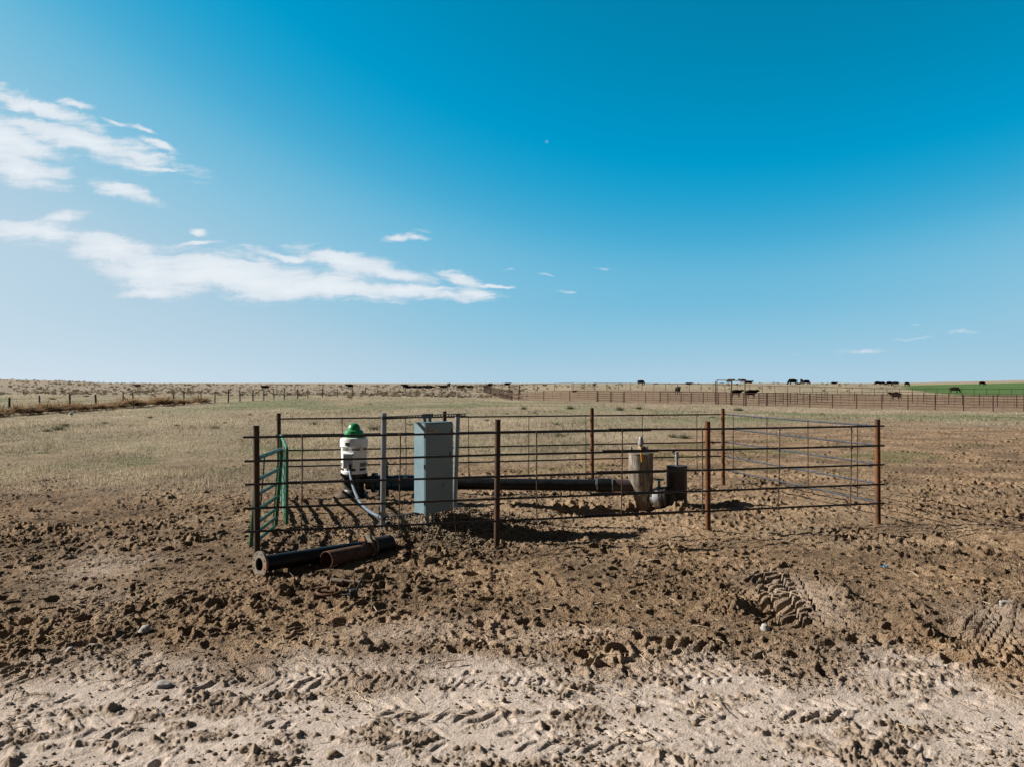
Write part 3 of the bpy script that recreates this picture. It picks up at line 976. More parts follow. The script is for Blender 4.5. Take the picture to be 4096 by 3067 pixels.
def pump():
    px, py = PUMP.x, PUMP.y
    root = thing('well_pump', (px, py, gz(px, py)), 'white vertical well pump motor with green domed cap on a black base', 'pump')
    W = MB()
    W.lathe((px, py, 0), [(.17, .50), (.218, .505), (.218, .545), (.205, .555), (.205, .60), (.216, .61), (.216, .695), (.212, .70), (.212, .885), (.216, .89), (.216, .935), (.222, .94), (.232, .955), (.232, 1.06), (.215, 1.095), (.15, 1.105)], 40)
    body = W.build('motor_housing', M['white'], root)
    G = MB().lathe((px, py, 0), [(.158, 1.10), (.162, 1.105), (.162, 1.175), (.150, 1.212), (.122, 1.224), (.108, 1.232), (.105, 1.255), (.094, 1.293), (.07, 1.322), (.04, 1.338), (0, 1.343)], 36)
    G.build('cap', M['green_cap'], root)
    # intake screens above and below
    for (z0, z1, rr, n) in ((.895, .932, .2185, 7), (.625, .69, .2185, 6), (.56, .597, .2075, 6)):
        for k in range(n):
            mb = MB()
            a0 = 2 * math.pi * (k + .12 + (.18 if n == 7 else 0)) / n; a1 = a0 + 2 * math.pi * .68 / n
            vs = []; m = 6
            for j in range(m + 1):
                a = a0 + (a1 - a0) * j / m
                vs += [(px + rr * math.cos(a), py + rr * math.sin(a), z0), (px + rr * math.cos(a), py + rr * math.sin(a), z1)]
            mb.add(vs, [(2 * j, 2 * j + 2, 2 * j + 3, 2 * j + 1) for j in range(m)])
            mb.build('vent_screen', M['mesh'] if z0 > .6 else M['cab_edge'], body)
    # terminal box facing the camera
    a = Vector((-.15, -1, 0)).normalized(); sd = Vector((-a.y, a.x, 0))
    R = Matrix((sd, -a, Vector((0, 0, 1)))).transposed()
    c = Vector((px, py, 0)) + a * .235
    bx = MB().box(c + Vector((0, 0, .74)), (.20, .10, .255), R, .014).build('terminal_box', M['white'], root)
    MB().box(c + a * .055 + Vector((0, 0, .745)), (.165, .014, .215), R, .007).build('cover', M['grey_white'], bx)
    for sx in (-.078, .078):
        for zz in (.64, .84): MB().lathe(c + sd * sx + a * .055 + Vector((0, 0, zz)), [(.006, 0), (.005, .005)], 8, a).build('screw', M['black'], bx)
    MB().box(Vector((px, py, 0)) + Vector((-.065, -.228, 1.005)), (.075, .012, .05), Matrix.Rotation(-.25, 3, 'Z'), .002).build('rating_plate', M['ink'], body)
    for q in (-.016, .016): MB().box(Vector((px, py, 0)) + Vector((-.065 + q, -.2355, 1.005)), (.022, .003, .03), Matrix.Rotation(-.25, 3, 'Z')).build('dial', M['strut'], body)
    for s in (-1, 1):
        MB().torus((px + s * .195, py - .05, 1.125), .02, .006, 14, 6, Matrix.Rotation(math.pi / 2, 3, 'X')).build('lifting_eye', M['greypipe'], root)
    # discharge head
    D = MB()
    D.lathe((px, py, 0), [(.215, .455), (.225, .46), (.225, .50), (.17, .502)], 28)
    for k in range(5):
        an = 2 * math.pi * (k + .1) / 5
        D.box((px + .17 * math.cos(an), py + .17 * math.sin(an), .40), (.05, .07, .14), Matrix.Rotation(an + math.pi / 2, 3, 'Z'))
    D.lathe((px, py, 0), [(.20, .15), (.19, .20), (.165, .24), (.165, .42), (.21, .455)], 28)
    D.lathe((px, py, 0), [(.25, -.1), (.25, .10), (.20, .16)], 28)
    D.build('discharge_head', M['black'], root)
    ft = MB()
    ft.lathe((px - .17, py - .16, 0), [(.19, -.05), (.18, .05), (.14, .14), (.05, .20), (0, .21)], 14)
    o = ft.build('footing', M['ground_lump'], root)
    MB().lathe((px + .205, py, .343), [(.115, 0), (.115, .10), (.165, .10), (.165, .14)], 24, (1, 0, 0)).build('outlet_flange', M['black'], root)


def mk_lump():
    m = simple('muddy_concrete', (.21, .165, .12), (.12, .09, .06), 14, .9, 0, .2, (.35, .65), .5, 30)
    return m


M['ground_lump'] = mk_lump()
pump()


def flex():
    a = Vector((-2.715, 12.61, .60)); b = Vector((-1.66, 10.22, .17))
    root_pts = []
    # falls from the terminal box, sweeps to the rack's left pole
    way = [(1398, 1871, 12.58), (1403, 1905, 12.45), (1413, 1945, 12.2), (1424, 1975, 11.95), (1438, 2003, 11.6), (1458, 2027, 11.25), (1484, 2047, 10.9), (1510, 2061, 10.55), (1530, 2072, 10.3), (1550, 2090, 10.2)]
    pts = [Vector(((x - CX) / F * d, d, H - (y - CY) / F * d)) for x, y, d in way]
    # smooth
    sm = []
    for i in range(len(pts) - 1):
        p0, p1, p2, p3 = pts[max(i - 1, 0)], pts[i], pts[i + 1], pts[min(i + 2, len(pts) - 1)]
        for k in range(6):
            t = k / 6
            sm.append(.5 * ((2 * p1) + (p2 - p0) * t + (2 * p0 - 5 * p1 + 4 * p2 - p3) * t * t + (3 * p1 - p0 - 3 * p2 + p3) * t ** 3))
    sm.append(pts[-1])
    root = thing('flexible_conduit', tuple(sm[-1]), 'grey flexible conduit sweeping from the white motor down to the rack pole', 'conduit')
    MB().tube(sm, .0235, 12).build('hose', M['conduit'], root)
    MB().tube([sm[0] + Vector((0, 0, .07)), sm[0] + Vector((0, 0, .03)), sm[1], sm[2]], [.03, .034, .034, .028], 14).build('connector', M['black'], root)


flex()


# ------------------------------------------------------------------ discharge pipeline
def pipeline():
    zc = .343
    x0 = PUMP.x + .35
    dirv = Vector((4.45, -.42, 0)).normalized()
    P0 = Vector((x0, PUMP.y, zc))
    root = thing('discharge_pipe', (P0.x, P0.y, gz(P0.x, P0.y)), 'long black steel discharge pipe running from the white pump to the tan standpipe', 'pipe')
    P = lambda s_: P0 + dirv * s_
    MB().lathe(P(.0), [(.165, 0), (.165, .03), (.12, .03), (.13, .10), (.15, .16), (.15, .20), (.12, .24), (.12, .30)], 26, dirv).build('check_valve', M['blue'], root)
    av = MB().lathe(P(.17) + Vector((0, 0, .12)), [(.055, 0), (.055, .13), (.062, .13), (.062, .16), (.045, .165), (.05, .25), (.03, .275), (0, .28)], 20)
    a_ = av.build('air_valve', M['strut'], root)
    MB().lathe(P(.19) + Vector((.0, -.06, .34)), [(.016, 0), (.016, .06)], 10, (1, -.3, 0)).build('outlet', M['greypipe'], a_)
    for s_ in (-.06, .06): MB().box(P(.17 + s_) + Vector((0, -.12, -.16)), (.05, .03, .1)).build('bracket', M['black'], root)
    MB().lathe(P(.30), [(.10, 0), (.128, .02), (.133, .04), (.133, .37), (.128, .38), (.10, .40)], 26, dirv).build('flow_meter', M['blue'], root)
    MB().box(P(.53) + Vector((0, -.085, .108)), (.075, .004, .03), Matrix.Rotation(-.72, 3, 'X')).build('sticker', M['label'], root)
    fl = MB(); fl.lathe(P(.70), [(.16, 0), (.16, .03)], 24, dirv).lathe(P(.74), [(.16, 0), (.16, .03)], 24, dirv)
    for k in range(8):
        an = 2 * math.pi * k / 8
        fl.lathe(P(.68) + Vector((0, math.cos(an), math.sin(an))) * .135, [(.013, 0), (.013, .11)], 6, dirv)
    fl.build('flange', M['black'], root)
    MB().lathe(P(.77), [(.097, 0), (.097, 2.93)], 32, dirv).build('pipe_run', M['blackpipe'], root)
    MB().lathe(P(3.68), [(.10, 0), (.112, .01), (.118, .10), (.112, .27), (.10, .28)], 28, dirv).build('coupling', M['blackpipe'], root)
    for s_ in (3.695, 3.94):
        MB().lathe(P(s_), [(.1, 0), (.119, .002), (.119, .022), (.1, .024)], 28, dirv).build('band_clamp', M['galv'], root)
    MB().lathe(P(3.95), [(.10, 0), (.10, .58)], 28, dirv).build('tail_pipe', M['brown'], root)
    return P(4.0)


PE = pipeline()


def standpipe():
    c = pt(2563, 12.5); bz = -.30
    root = thing('standpipe', (c.x, c.y, gz(c.x, c.y)), 'tan streaked steel standpipe with a tapered foot and yellow handled valve on top', 'standpipe')
    n = 36
    # rings: (z, centre offset x, radius)
    R = [(bz, .055, .125), (.02, .052, .128), (.10, .045, .137), (.25, .022, .168), (.40, .004, .193), (.46, 0, .199), (.855, 0, .197), (.862, 0, .192), (.862, 0, .0)]
    vs = []; fs = []
    for (z, ox, r) in R:
        for k in range(n):
            a = 2 * math.pi * k / n
            vs.append((c.x + ox + r * math.cos(a), c.y + r * math.sin(a), z))
    for i in range(len(R) - 1):
        for k in range(n): fs.append((i * n + k, i * n + (k + 1) % n, (i + 1) * n + (k + 1) % n, (i + 1) * n + k))
    MB().add(vs, fs).build('shell', M['stand'], root)
    MB().lathe((c.x, c.y, .86), [(.200, -.004), (.203, 0), (.203, .014), (.197, .018), (0, .02)], 36).build('top_plate', M['stand'], root)
    # vacuum relief and ball valve
    x, y = c.x - .005, c.y - .02
    MB().lathe((x, y, .87), [(.022, 0), (.022, .03), (.042, .035), (.048, .06), (.048, .10), (.036, .115), (.036, .13)], 20).build('valve_body', M['greypipe'], root)
    b = MB().lathe((x - .02, y - .035, .945), [(.045, 0), (.05, .02), (.05, .07), (.034, .08), (.034, .115), (.042, .12), (.042, .13)], 16, (1, -.35, .05)).build('ball_valve', M['black'], root)
    for k in range(4): pass
    MB().lathe((x + .005, y, .99), [(.022, 0), (.022, .02), (.047, .022), (.047, .06), (.042, .075), (.040, .10), (.028, .15), (.024, .155), (0, .157)], 20).build('relief_fitting', M['greypipe'], root)
    hd = MB().tube([(x - .03, y - .09, .985), (x - .026, y - .145, .965), (x - .022, y - .20, .92), (x - .015, y - .205, .75)], [.014, .016, .0165, .014], 10)
    hd.build('handle', M['yellow'], root)
    MB().lathe((c.x - .165, c.y - .05, .875), [(.008, 0), (.008, .02), (.022, .035), (.025, .07), (.018, .105), (0, .115)], 12).build('plug', M['greypipe'], root)


standpipe()


def outlet():
    c = pt(2707, 12.6)
    root = thing('outlet_riser', (c.x, c.y, gz(c.x, c.y)), 'dark brown capped steel riser with a grey vent pipe on top', 'pipe')
    MB().lathe((c.x, c.y, -.3), [(.166, 0), (.166, .925), (.169, .93), (.169, .955), (.162, .962), (0, .966)], 36).build('shell', M['brown'], root)
    v = MB().lathe((c.x, c.y - .01, .66), [(.024, 0), (.024, .115), (.033, .12), (.033, .165), (.030, .17), (.030, .20), (.036, .20), (.036, .225), (0, .228)], 18)
    v.build('vent_pipe', M['greypipe'], root)
    MB().lathe((c.x - .045, c.y + .02, .855), [(.012, 0), (.03, .01), (.03, .04), (0, .05)], 12, (0, 0, 1)).build('vent_cap', M['black'], root)
    # branch towards the standpipe and the low stub
    e = Vector((c.x - .36, c.y - .12, .16))
    MB().lathe(Vector((c.x, c.y - .03, .30)), [(.085, 0), (.085, .40)], 24, e - Vector((c.x, c.y - .03, .30))).build('branch', M['brown'], root)
    MB().tube([(c.x - .10, c.y - .14, .18), (c.x - .14, c.y - .20, .10), (c.x - .16, c.y - .22, -.12)], [.075, .082, .085], 20).build('elbow', M['ground_lump'], root)
    # gate valve between them
    g = Vector((2.335, 12.36, .175))
    r2 = thing('gate_valve', (g.x, g.y, gz(g.x, g.y)), 'pale blue flanged gate valve with small teal handwheel between the two risers', 'valve')
    ax = Vector((1, -.45, .12)).normalized()
    MB().lathe(g - ax * .10, [(.10, 0), (.10, .04), (.15, .055), (.162, .11), (.155, .15), (.12, .17)], 30, ax).build('valve_body', M['valve'], r2)
    f2 = MB(); f2.lathe(g + ax * .075, [(.165, 0), (.165, .035)], 28, ax).lathe(g + ax * .125, [(.165, 0), (.165, .035)], 28, ax)
    f2.build('flange', M['black'], r2)
    q = Vector((0, 0, 1)).rotation_difference(ax)
    for k in range(8):
        an = 2 * math.pi * (k + .3) / 8
        MB().lathe(g + ax * .055 + q @ Vector((math.cos(an), math.sin(an), 0)) * .138, [(.014, 0), (.014, .03)], 8, ax).build('bolt', M['greypipe'], r2)
    st = g + ax * .03
    MB().lathe(st + Vector((0, 0, .15)), [(.05, 0), (.03, .02), (.022, .05), (.022, .12), (.012, .125), (.012, .155)], 14).build('stem', M['teal'], r2)
    wh = MB().torus(st + Vector((0, 0, .285)), .075, .009, 24, 8)
    for k in range(3):
        an = k * math.pi / 3
        d = Vector((math.cos(an), math.sin(an), 0)) * .075
        wh.tube([st + Vector((0, 0, .285)) - d, st + Vector((0, 0, .285)) + d], .006, 6)
    wh.build('handwheel', M['teal'], r2)


outlet()


# ------------------------------------------------------------------ loose pipes and scrap in front
def loose():
    a = Vector((-2.625, 7.98, .125)); b = Vector((-1.476, 9.3, .06))
    d = (b - a).normalized(); L = (b - a).length
    a.z = gz(a.x, a.y) + .125; b.z = gz(b.x, b.y) + .062
    root = thing('flanged_pipe', (a.x, a.y, gz(a.x, a.y)), 'long black flanged pipe lying in the mud at the front left corner', 'pipe')
    P = lambda s_: a.lerp(b, s_ / L)
    MB().pipe(P(.02), P(L * .80), .084, .066).build('barrel', M['blackpipe'], root)
    f = MB(); f.ring(a, d, [(.070, 0), (.138, 0), (.138, .024), (.070, .024)], 40); f.build('flange', M['flange'], root)
    q = Vector((0, 0, 1)).rotation_difference(d)
    for k in range(8):
        an = 2 * math.pi * (k + .5) / 8
        MB().lathe(a - d * .0015 + q @ Vector((math.cos(an), math.sin(an), 0)) * .112, [(.011, 0), (.011, .002)], 12, d).build('bolt_hole', M['cab_edge'], root)
    f = MB(); f.ring(P(L * .79), d, [(.070, 0), (.142, 0), (.142, .024), (.070, .024)], 36); f.ring(P(L * .825), d, [(.070, 0), (.142, 0), (.142, .024), (.070, .024)], 36)
    f.build('flange', M['flange'], root)
    MB().pipe(P(L * .84), P(L), .108, .09).build('end_piece', M['black'], root)
    a = Vector((-2.015, 8.33, 0)); b = Vector((-1.644, 8.90, 0))
    a.z = gz(a.x, a.y) + .088; b.z = gz(b.x, b.y) + .06
    r2 = thing('pipe_offcut', (a.x, a.y, gz(a.x, a.y)), 'short open rusty pipe lying against the long black flanged pipe', 'pipe')
    MB().pipe(a, b, .098, .091).build('barrel', M['rustpipe'], r2)
    d = (b - a).normalized()
    MB().ring(b - d * .05, d, [(.098, 0), (.112, .0), (.112, .05), (.098, .05)], 30).build('collar', M['rustpipe'], r2)

    c = gpt(1315, 2389)
    zc = float(surf(c.x + .11 * np.cos(np.arange(12) * .52), c.y + .11 * np.sin(np.arange(12) * .52)).max()) - .004
    o = MB().torus((c.x, c.y, zc), .112, .013, 40, 8, Matrix.Rotation(.08, 3, 'X')).build('iron_ring', M['oldrust'])
    tag(o, 'rusty iron ring lying flat beside the scrap wood and bracket', 'ring')
    o = MB().tube([(c.x - .06, c.y - .035, zc + .005), (c.x + .05, c.y - .05, zc + .004)], .017, 10).build('rusty_rod', M['oldrust'])
    tag(o, 'short orange rusty rod lying inside the larger iron ring', 'rod')
    p = gpt(1360, 2352); zw = float(surf(p.x, p.y)[0])
    T = Matrix.Rotation(-.12, 3, 'Z') @ Matrix.Rotation(.1, 3, 'Y')
    mb = MB().box((p.x - .03, p.y, zw + .03), (.13, .06, .05), T, .01)
    mb.box((p.x + .05, p.y + .02, zw + .035), (.30, .045, .022), Matrix.Rotation(-.05, 3, 'Z') @ Matrix.Rotation(.12, 3, 'Y'), .006)
    o = mb.build('scrap_wood', M['wood']); tag(o, 'broken weathered board lying behind the rusty iron ring', 'wood')
    p = gpt(1418, 2400); zb = float(surf(p.x, p.y)[0])
    root = thing('scrap_bracket', (p.x, p.y, zb), 'dark steel bracket with an upright arm sticking out of the mud', 'bracket')
    MB().box((p.x - .01, p.y, zb + .04), (.075, .07, .09), Matrix.Rotation(.3, 3, 'Z'), .008).build('block', M['black'], root)
    MB().box((p.x + .045, p.y + .01, zb + .13), (.022, .008, .17), Matrix.Rotation(.42, 3, 'Y'), .002).build('arm', M['strut'], root)
    MB().tube([(p.x, p.y, zb + .08), (p.x - .004, p.y + .01, zb + .20)], .005, 6).build('rod', M['oldrust'], root)
    MB().tube([(p.x - .13, p.y - .01, zb + .03), (p.x - .02, p.y, zb + .045)], .008, 6).build('link', M['strut'], root)
    c = gpt(1080, 2344); zc = float(surf(c.x + .08 * np.cos(np.arange(12) * .52), c.y + .08 * np.sin(np.arange(12) * .52)).max()) - .012
    o = MB().torus((c.x, c.y, zc), .082, .008, 32, 8, Matrix.Rotation(-.06, 3, 'Y')).build('iron_ring', M['oldrust'])
    tag(o, 'small thin iron ring half sunk in mud below the flange', 'ring')


loose()


def twigs():
    c = gpt(1820, 2140, .08)
    mb = MB()
    random.seed(12)
    for k in range(46):
        p = c + Vector((random.gauss(0, .13), random.gauss(0, .10), 0)); p.z = gz(p.x, p.y) + .0
        a = random.uniform(0, 2 * math.pi); pts = [p.copy()]
        d = Vector((math.cos(a) * .6, math.sin(a) * .4, random.uniform(.3, 1.1))).normalized()
        for j in range(5):
            d = (d + Vector((random.gauss(0, .35), random.gauss(0, .3), -.28))).normalized()
            p = p + d * random.uniform(.025, .055); pts.append(p.copy())
        mb.tube(pts, random.uniform(.0016, .003), 4, False)
    p = gpt(1822, 2090, .2)
    mb.tube([(p.x, p.y, .05), (p.x - .005, p.y, .16), (p.x - .015, p.y, .30)], .003, 4, False)
    o = mb.build('dry_weed', M['straw'], None, False)
    tag(o, 'tangle of bleached dry weed stems at the foot of the cabinet', 'weed')
    for (x, y, L, lb) in ((1505, 2455, .22, 'thin bleached twig standing curved on the bare mud'), (1740, 2665, .25, 'long pale stick lying at the edge of the dirt track')):
        p = gpt(x, y); z = float(surf(p.x, p.y)[0])
        tw = MB()
        if L < .24:
            tw.tube([(p.x - .05, p.y + .05, z), (p.x - .045, p.y + .03, z + .10), (p.x - .02, p.y, z + .04), (p.x + .02, p.y - .08, z + .02)], .0045, 6)
            tw.tube([(p.x - .045, p.y + .03, z + .10), (p.x - .05, p.y + .03, z + .15)], .003, 6)
        else:
            tw.tube([(p.x, p.y, z + .02), (p.x + .1, p.y + .03, z + .03), (p.x + .2, p.y + .07, z + .025)], .006, 6)
        o = tw.build('twig', M['straw']); tag(o, lb, 'twig')


twigs()


def stones():
    for (x, y, r, fl, lb) in ((375, 2575, .038, .35, 'small white flat stone on the mud at far left'),
                              (278, 2607, .026, .6, 'small pale stone just below the white flat one'),
                              (657, 2745, .040, .6, 'grey rounded stone half buried in the pale track'),
                              (580, 2525, .042, .7, 'rough pinkish grey stone among dark clods on the left'),
                              (3062, 2524, .034, 1.1, 'upright pale stone in front of the deep wheel rut'),
                              (4020, 2473, .036, .9, 'squat pale stone, by the tyre marks at right edge')):
        p = gpt(x, y); z = float(surf(p.x, p.y)[0])
        bm = bmesh.new(); bmesh.ops.create_icosphere(bm, subdivisions=3, radius=r)
        for v in bm.verts:
            n = v.co.normalized()
            k = 1 + .18 * math.sin(3.1 * n.x + x) + .15 * math.sin(4.3 * n.y + y) + .1 * math.sin(7 * n.z + x)
            v.co = Vector((v.co.x * k * 1.25, v.co.y * k, v.co.z * k * fl))
        mb = MB().add([v.co + Vector((p.x, p.y, z + r * fl * .4)) for v in bm.verts], [[v.index for v in f.verts] for f in bm.faces]); bm.free()
        tag(mb.build('stone', M['stone']), lb, 'stone')


stones()


def crumpled(name, p, size, mat, label, cat, seed):
    random.seed(seed)
    bm = bmesh.new(); bmesh.ops.create_icosphere(bm, subdivisions=3, radius=1)
    for v in bm.verts:
        n = v.co.normalized()
        k = .75 + .3 * math.sin(5 * n.x + seed) * math.cos(4 * n.y) + .18 * math.sin(9 * n.z + 3 * n.x) + random.uniform(-.08, .08)
        v.co = Vector((n.x * size[0] * k, n.y * size[1] * k, max(n.z, -.3) * size[2] * k))
    mb = MB().add([v.co + p for v in bm.verts], [[v.index for v in f.verts] for f in bm.faces]); bm.free()
    return tag(mb.build(name, mat, None, False), label, cat)


p = gpt(3541, 2271); crumpled('plastic_scrap', Vector((p.x, p.y, float(surf(p.x, p.y)[0]) + .02)), (.028, .02, .022), M['cyan'], 'bright blue plastic scrap on the mud at the right', 'litter', 3)
p = pt(284, 47); crumpled('plastic_bag', Vector((p.x, p.y, gz(p.x, p.y) + .16)), (.18, .12, .17), M['plastic'], 'white plastic bag caught in tumbleweeds by the wire fence', 'bag', 5)


# ------------------------------------------------------------------ wire fence with wooden posts, tumbleweeds
def wire_fence():
    xs = [(-90, 46), (36, 49), (159, 52.5), (281, 56), (384, 59), (492, 62.5), (537, 64.2), (696, 69.5), (736, 71), (805, 74), (859, 76.5), (913, 79), (960, 81.5), (1011, 84.5), (1055, 87),
          (1096, 90), (1137, 93), (1191, 98), (1232, 102), (1290, 110), (1350, 119), (1410, 129), (1462, 138), (1510, 148), (1560, 158), (1599, 168), (1622, 172), (1645, 176), (1668, 180), (1692, 184), (1716, 188), (1740, 191), (1766, 193), (1790, 195), (1815, 197), (1840, 198), (1863, 199)]
    p0 = pt(*xs[1]); root = thing('wire_fence', (p0.x, p0.y, gz(p0.x, p0.y)), 'old wire fence on dark wooden posts crossing the rangeland at left', 'fence')
    random.seed(21)
    tops = []
    for i, (x, Y) in enumerate(xs):
        p = pt(x, Y); g = gz(p.x, p.y)
        h = 1.22 + random.uniform(-.1, .12)
        ln = Vector((random.uniform(-.05, .05), 0, 0)) if x != 537 else Vector((-.16, 0, 0))
        r = random.uniform(.055, .08)
        a = Vector((p.x, p.y, g - .2)); b = Vector((p.x, p.y, g + h)) + ln
        MB().tube([a, a.lerp(b, .5) + Vector((random.uniform(-.012, .012), 0, 0)), b], [r * 1.05, r, r * .9], 8).build('post', M['oldwood'], root)
        tops.append((Vector((p.x, p.y, g)), ln))
    for hz in (.45, .75, 1.08):
        pts = []
        for i, (g, ln) in enumerate(tops):
            pts.append(g + ln * hz + Vector((0, -.07, hz)))
            if i < len(tops) - 1:
                pts.append(g.lerp(tops[i + 1][0], .5) + Vector((0, -.07, hz - .05)))
        MB().tube(pts, .006, 4, False).build('wire', M['wire'], root)
    return xs


WX = wire_fence()


def weed_mesh(name, n, R, squash, c1, c2, seed, up=False, wd=.012):
    """bush of fine curved twigs through a round volume"""
    r = np.random.default_rng(seed)
    V = []; Fc = []; C = []
    for k in range(n):
        d = r.normal(size=3); d /= np.linalg.norm(d)
        if up: d[2] = abs(d[2]) + .35; d /= np.linalg.norm(d)
        else: d[2] = abs(d[2]) * 1.0 - .12
        L = R * (.6 + .5 * r.random()) * (1 + .25 * math.sin(3 * d[0] + seed) * math.cos(4 * d[1]))
        s0 = .12 + .45 * r.random() if not up else .05
        side = np.cross(d, r.normal(size=3)); side /= np.linalg.norm(side) + 1e-6
        cur = r.normal(size=3) * .22 * L
        p0 = d * L * s0; p1 = d * L * (s0 + 1) / 2 + cur * .6; p2 = d * L + cur
        w = wd * (.6 + .9 * r.random())
        o = len(V)
        for q, ww in ((p0, w), (p1, w * .8)):
            V.append(q - side * ww); V.append(q + side * ww)
        V.append(p2)
        Fc += [(o, o + 1, o + 3), (o, o + 3, o + 2), (o + 2, o + 3, o + 4)]
        t = r.random(); c = np.array(c1) * (1 - t) + np.array(c2) * t
        C += [c] * 5
    V = np.array(V); V[:, 2] = V[:, 2] * squash + R * (.32 if not up else .0)
    return V, np.array(Fc), np.array(C)


WEED = vcol_mat('twiggy_weed', .9, .3)


def scatter(name, protos, spots, label, cat, group):
    """individual plants sharing a few meshes"""
    done = {}
    for (p, s, a, k) in spots:
        k = k % len(protos)
        if k not in done:
            V, Fc, C = protos[k]
            o = np_mesh(name, V, Fc, WEED, {'tint': C}, False); done[k] = o
        else:
            o = done[k].copy(); COL.objects.link(o)
        o.location = p; o.scale = s; o.rotation_euler = (0, 0, a)
        tag(o, label, cat, group)


def tumbleweeds():
    protos = [weed_mesh('t', 420, .52, .8, (.34, .21, .11), (.58, .42, .26), s, False, .013) for s in (1, 2, 3)]
    random.seed(5)
    xs = np.array([q[0] for q in WX]); ds = np.array([q[1] for q in WX])
    spots = []
    for x, w in [(5, 1.0), (60, 1.2), (105, 1.25), (140, 1.1), (185, 1.25), (215, 1.3), (245, 1.25), (275, 1.2), (300, 1.0), (330, 1.0), (365, 1.1), (400, 1.15), (430, 1.05), (455, 1.1), (480, 1.15), (515, 1.5), (535, 1.3), (560, 1.2),
                 (610, 1.5), (640, 1.35), (665, 1.3), (690, 1.1), (715, 1.2), (745, 1.2), (795, 1.5), (815, 1.0), (-30, 1.2), (-70, 1.1), (1510, .9), (1545, 1.3), (1575, 1.4), (1600, 1.5), (1640, 1.3), (1668, 1.4), (1700, 1.5), (1730, 1.3), (1765, 1.3), (1850, 1.2), (1880, 1.2)]:
        Y = float(np.interp(x, xs, ds)) + random.uniform(-1.6, .3)
        p = pt(x, Y); p.z = gz(p.x, p.y) - .05
        k = 1.25 if x < 1000 else .75
        s = w * random.uniform(.85, 1.1) * k
        spots.append((p, (s * 1.25, s * 1.1, s * random.uniform(.8, 1.05)), random.uniform(0, 6.28), random.randrange(3)))
    scatter('tumbleweed', protos, spots, 'dry brown tumbleweed piled against the old wire fence', 'tumbleweed', 'tumbleweeds along the wire fence')


tumbleweeds()


def bushes():
    protos = [weed_mesh('s', 260, .42, .9, (.14, .16, .09), (.26, .27, .17), s, True, .010) for s in (11, 12, 13)]
    random.seed(9)
    spots = []
    for (x, y, s) in [(235, 1715, 1.5), (190, 1722, 1.1), (260, 1700, 1.2), (1495, 1720, 1.5), (1255, 1697, 1.1), (2095, 1632, 1.0), (2280, 1632, 1.2), (2480, 1634, 1.3), (2555, 1627, 1.2), (2960, 1628, 1.2), (2945, 1626, .9), (1950, 1684, 1.0), (2225, 1698, 1.0), (2240, 1746, 1.2),
                      (2735, 1752, 1.2), (2690, 1748, 1.0), (3290, 1644, 1.0), (3700, 1655, .8), (1640, 1700, .9), (420, 1690, .9), (705, 1700, .8), (860, 1712, 1.0), (900, 1690, .7), (600, 1668, .9), (1000, 1660, .8), (1150, 1655, .8), (2030, 1655, .9), (2140, 1648, .8), (2600, 1660, .9), (2850, 1668, .9), (3070, 1670, .8), (3480, 1660, .8),
                      (210, 1600, 1.2), (345, 1590, 1.1), (615, 1588, 1.0), (1320, 1585, 1.0), (1400, 1592, 1.2)]:
        p = gpt(x, y); p.z = gz(p.x, p.y) - .03
        k = 1.0 if p.y > 60 else .62
        spots.append((p, (s * k, s * k, s * k * .8), random.uniform(0, 6.28), random.randrange(3)))
    scatter('sagebrush', protos, spots, 'small grey green sagebrush clump growing in the dry grass', 'shrub', 'sagebrush clumps in the field')
    # the far slope: uncounted brush
    r = np.random.default_rng(44)
    N = 3600
    Y = 1 / r.uniform(1 / 520., 1 / 118., N); u = r.uniform(-.95, .02, N); X = u * Y
    keep = r.random(N) < sstep(.06, -.04, u) * (.35 + .65 * sstep(-.2, .3, fbm(X * .03, Y * .03, 3, 955)))
    X, Y = X[keep], Y[keep]
    extra = 420
    Y2 = 1 / r.uniform(1 / 300., 1 / 150., extra); u2 = r.uniform(.0, .5, extra)
    k2 = r.random(extra) < .5 * (Y2 > 165)
    X = np.concatenate([X, (u2 * Y2)[k2]]); Y = np.concatenate([Y, Y2[k2]])
    n = len(X); z = surf(X, Y)
    m = 16
    R = r.uniform(.16, .52, n) * (1 + .4 * (Y > 250))
    d = r.normal(size=(n, m, 3)); d /= np.linalg.norm(d, axis=2, keepdims=True); d[..., 2] = np.abs(d[..., 2])
    c = np.stack([X, Y, z], 1)[:, None, :] + d * (R[:, None, None] * np.array([1.2, 1.2, 1.1]) * r.uniform(.3, .9, (n, m, 1)))
    s1 = r.normal(size=(n, m, 3)) * R[:, None, None] * .3; s2 = r.normal(size=(n, m, 3)) * R[:, None, None] * .3
    V = np.stack([c - s1, c + s1, c + s2], 2).reshape(-1, 3)
    t = r.random((n, 1, 1)); tt = np.broadcast_to(t, (n, m, 1))
    col = np.array([.19, .155, .11]) * (1 - tt) + np.array([.31, .265, .185]) * tt
    col = np.repeat(col[:, :, None, :], 3, 2).reshape(-1, 3)
    o = np_mesh('brush', V, np.arange(len(V)).reshape(-1, 3), WEED, {'tint': col}, False)
    tag(o, 'grey brown sagebrush dotting the far slope and ridge', 'brush', None, 'stuff')


bushes()


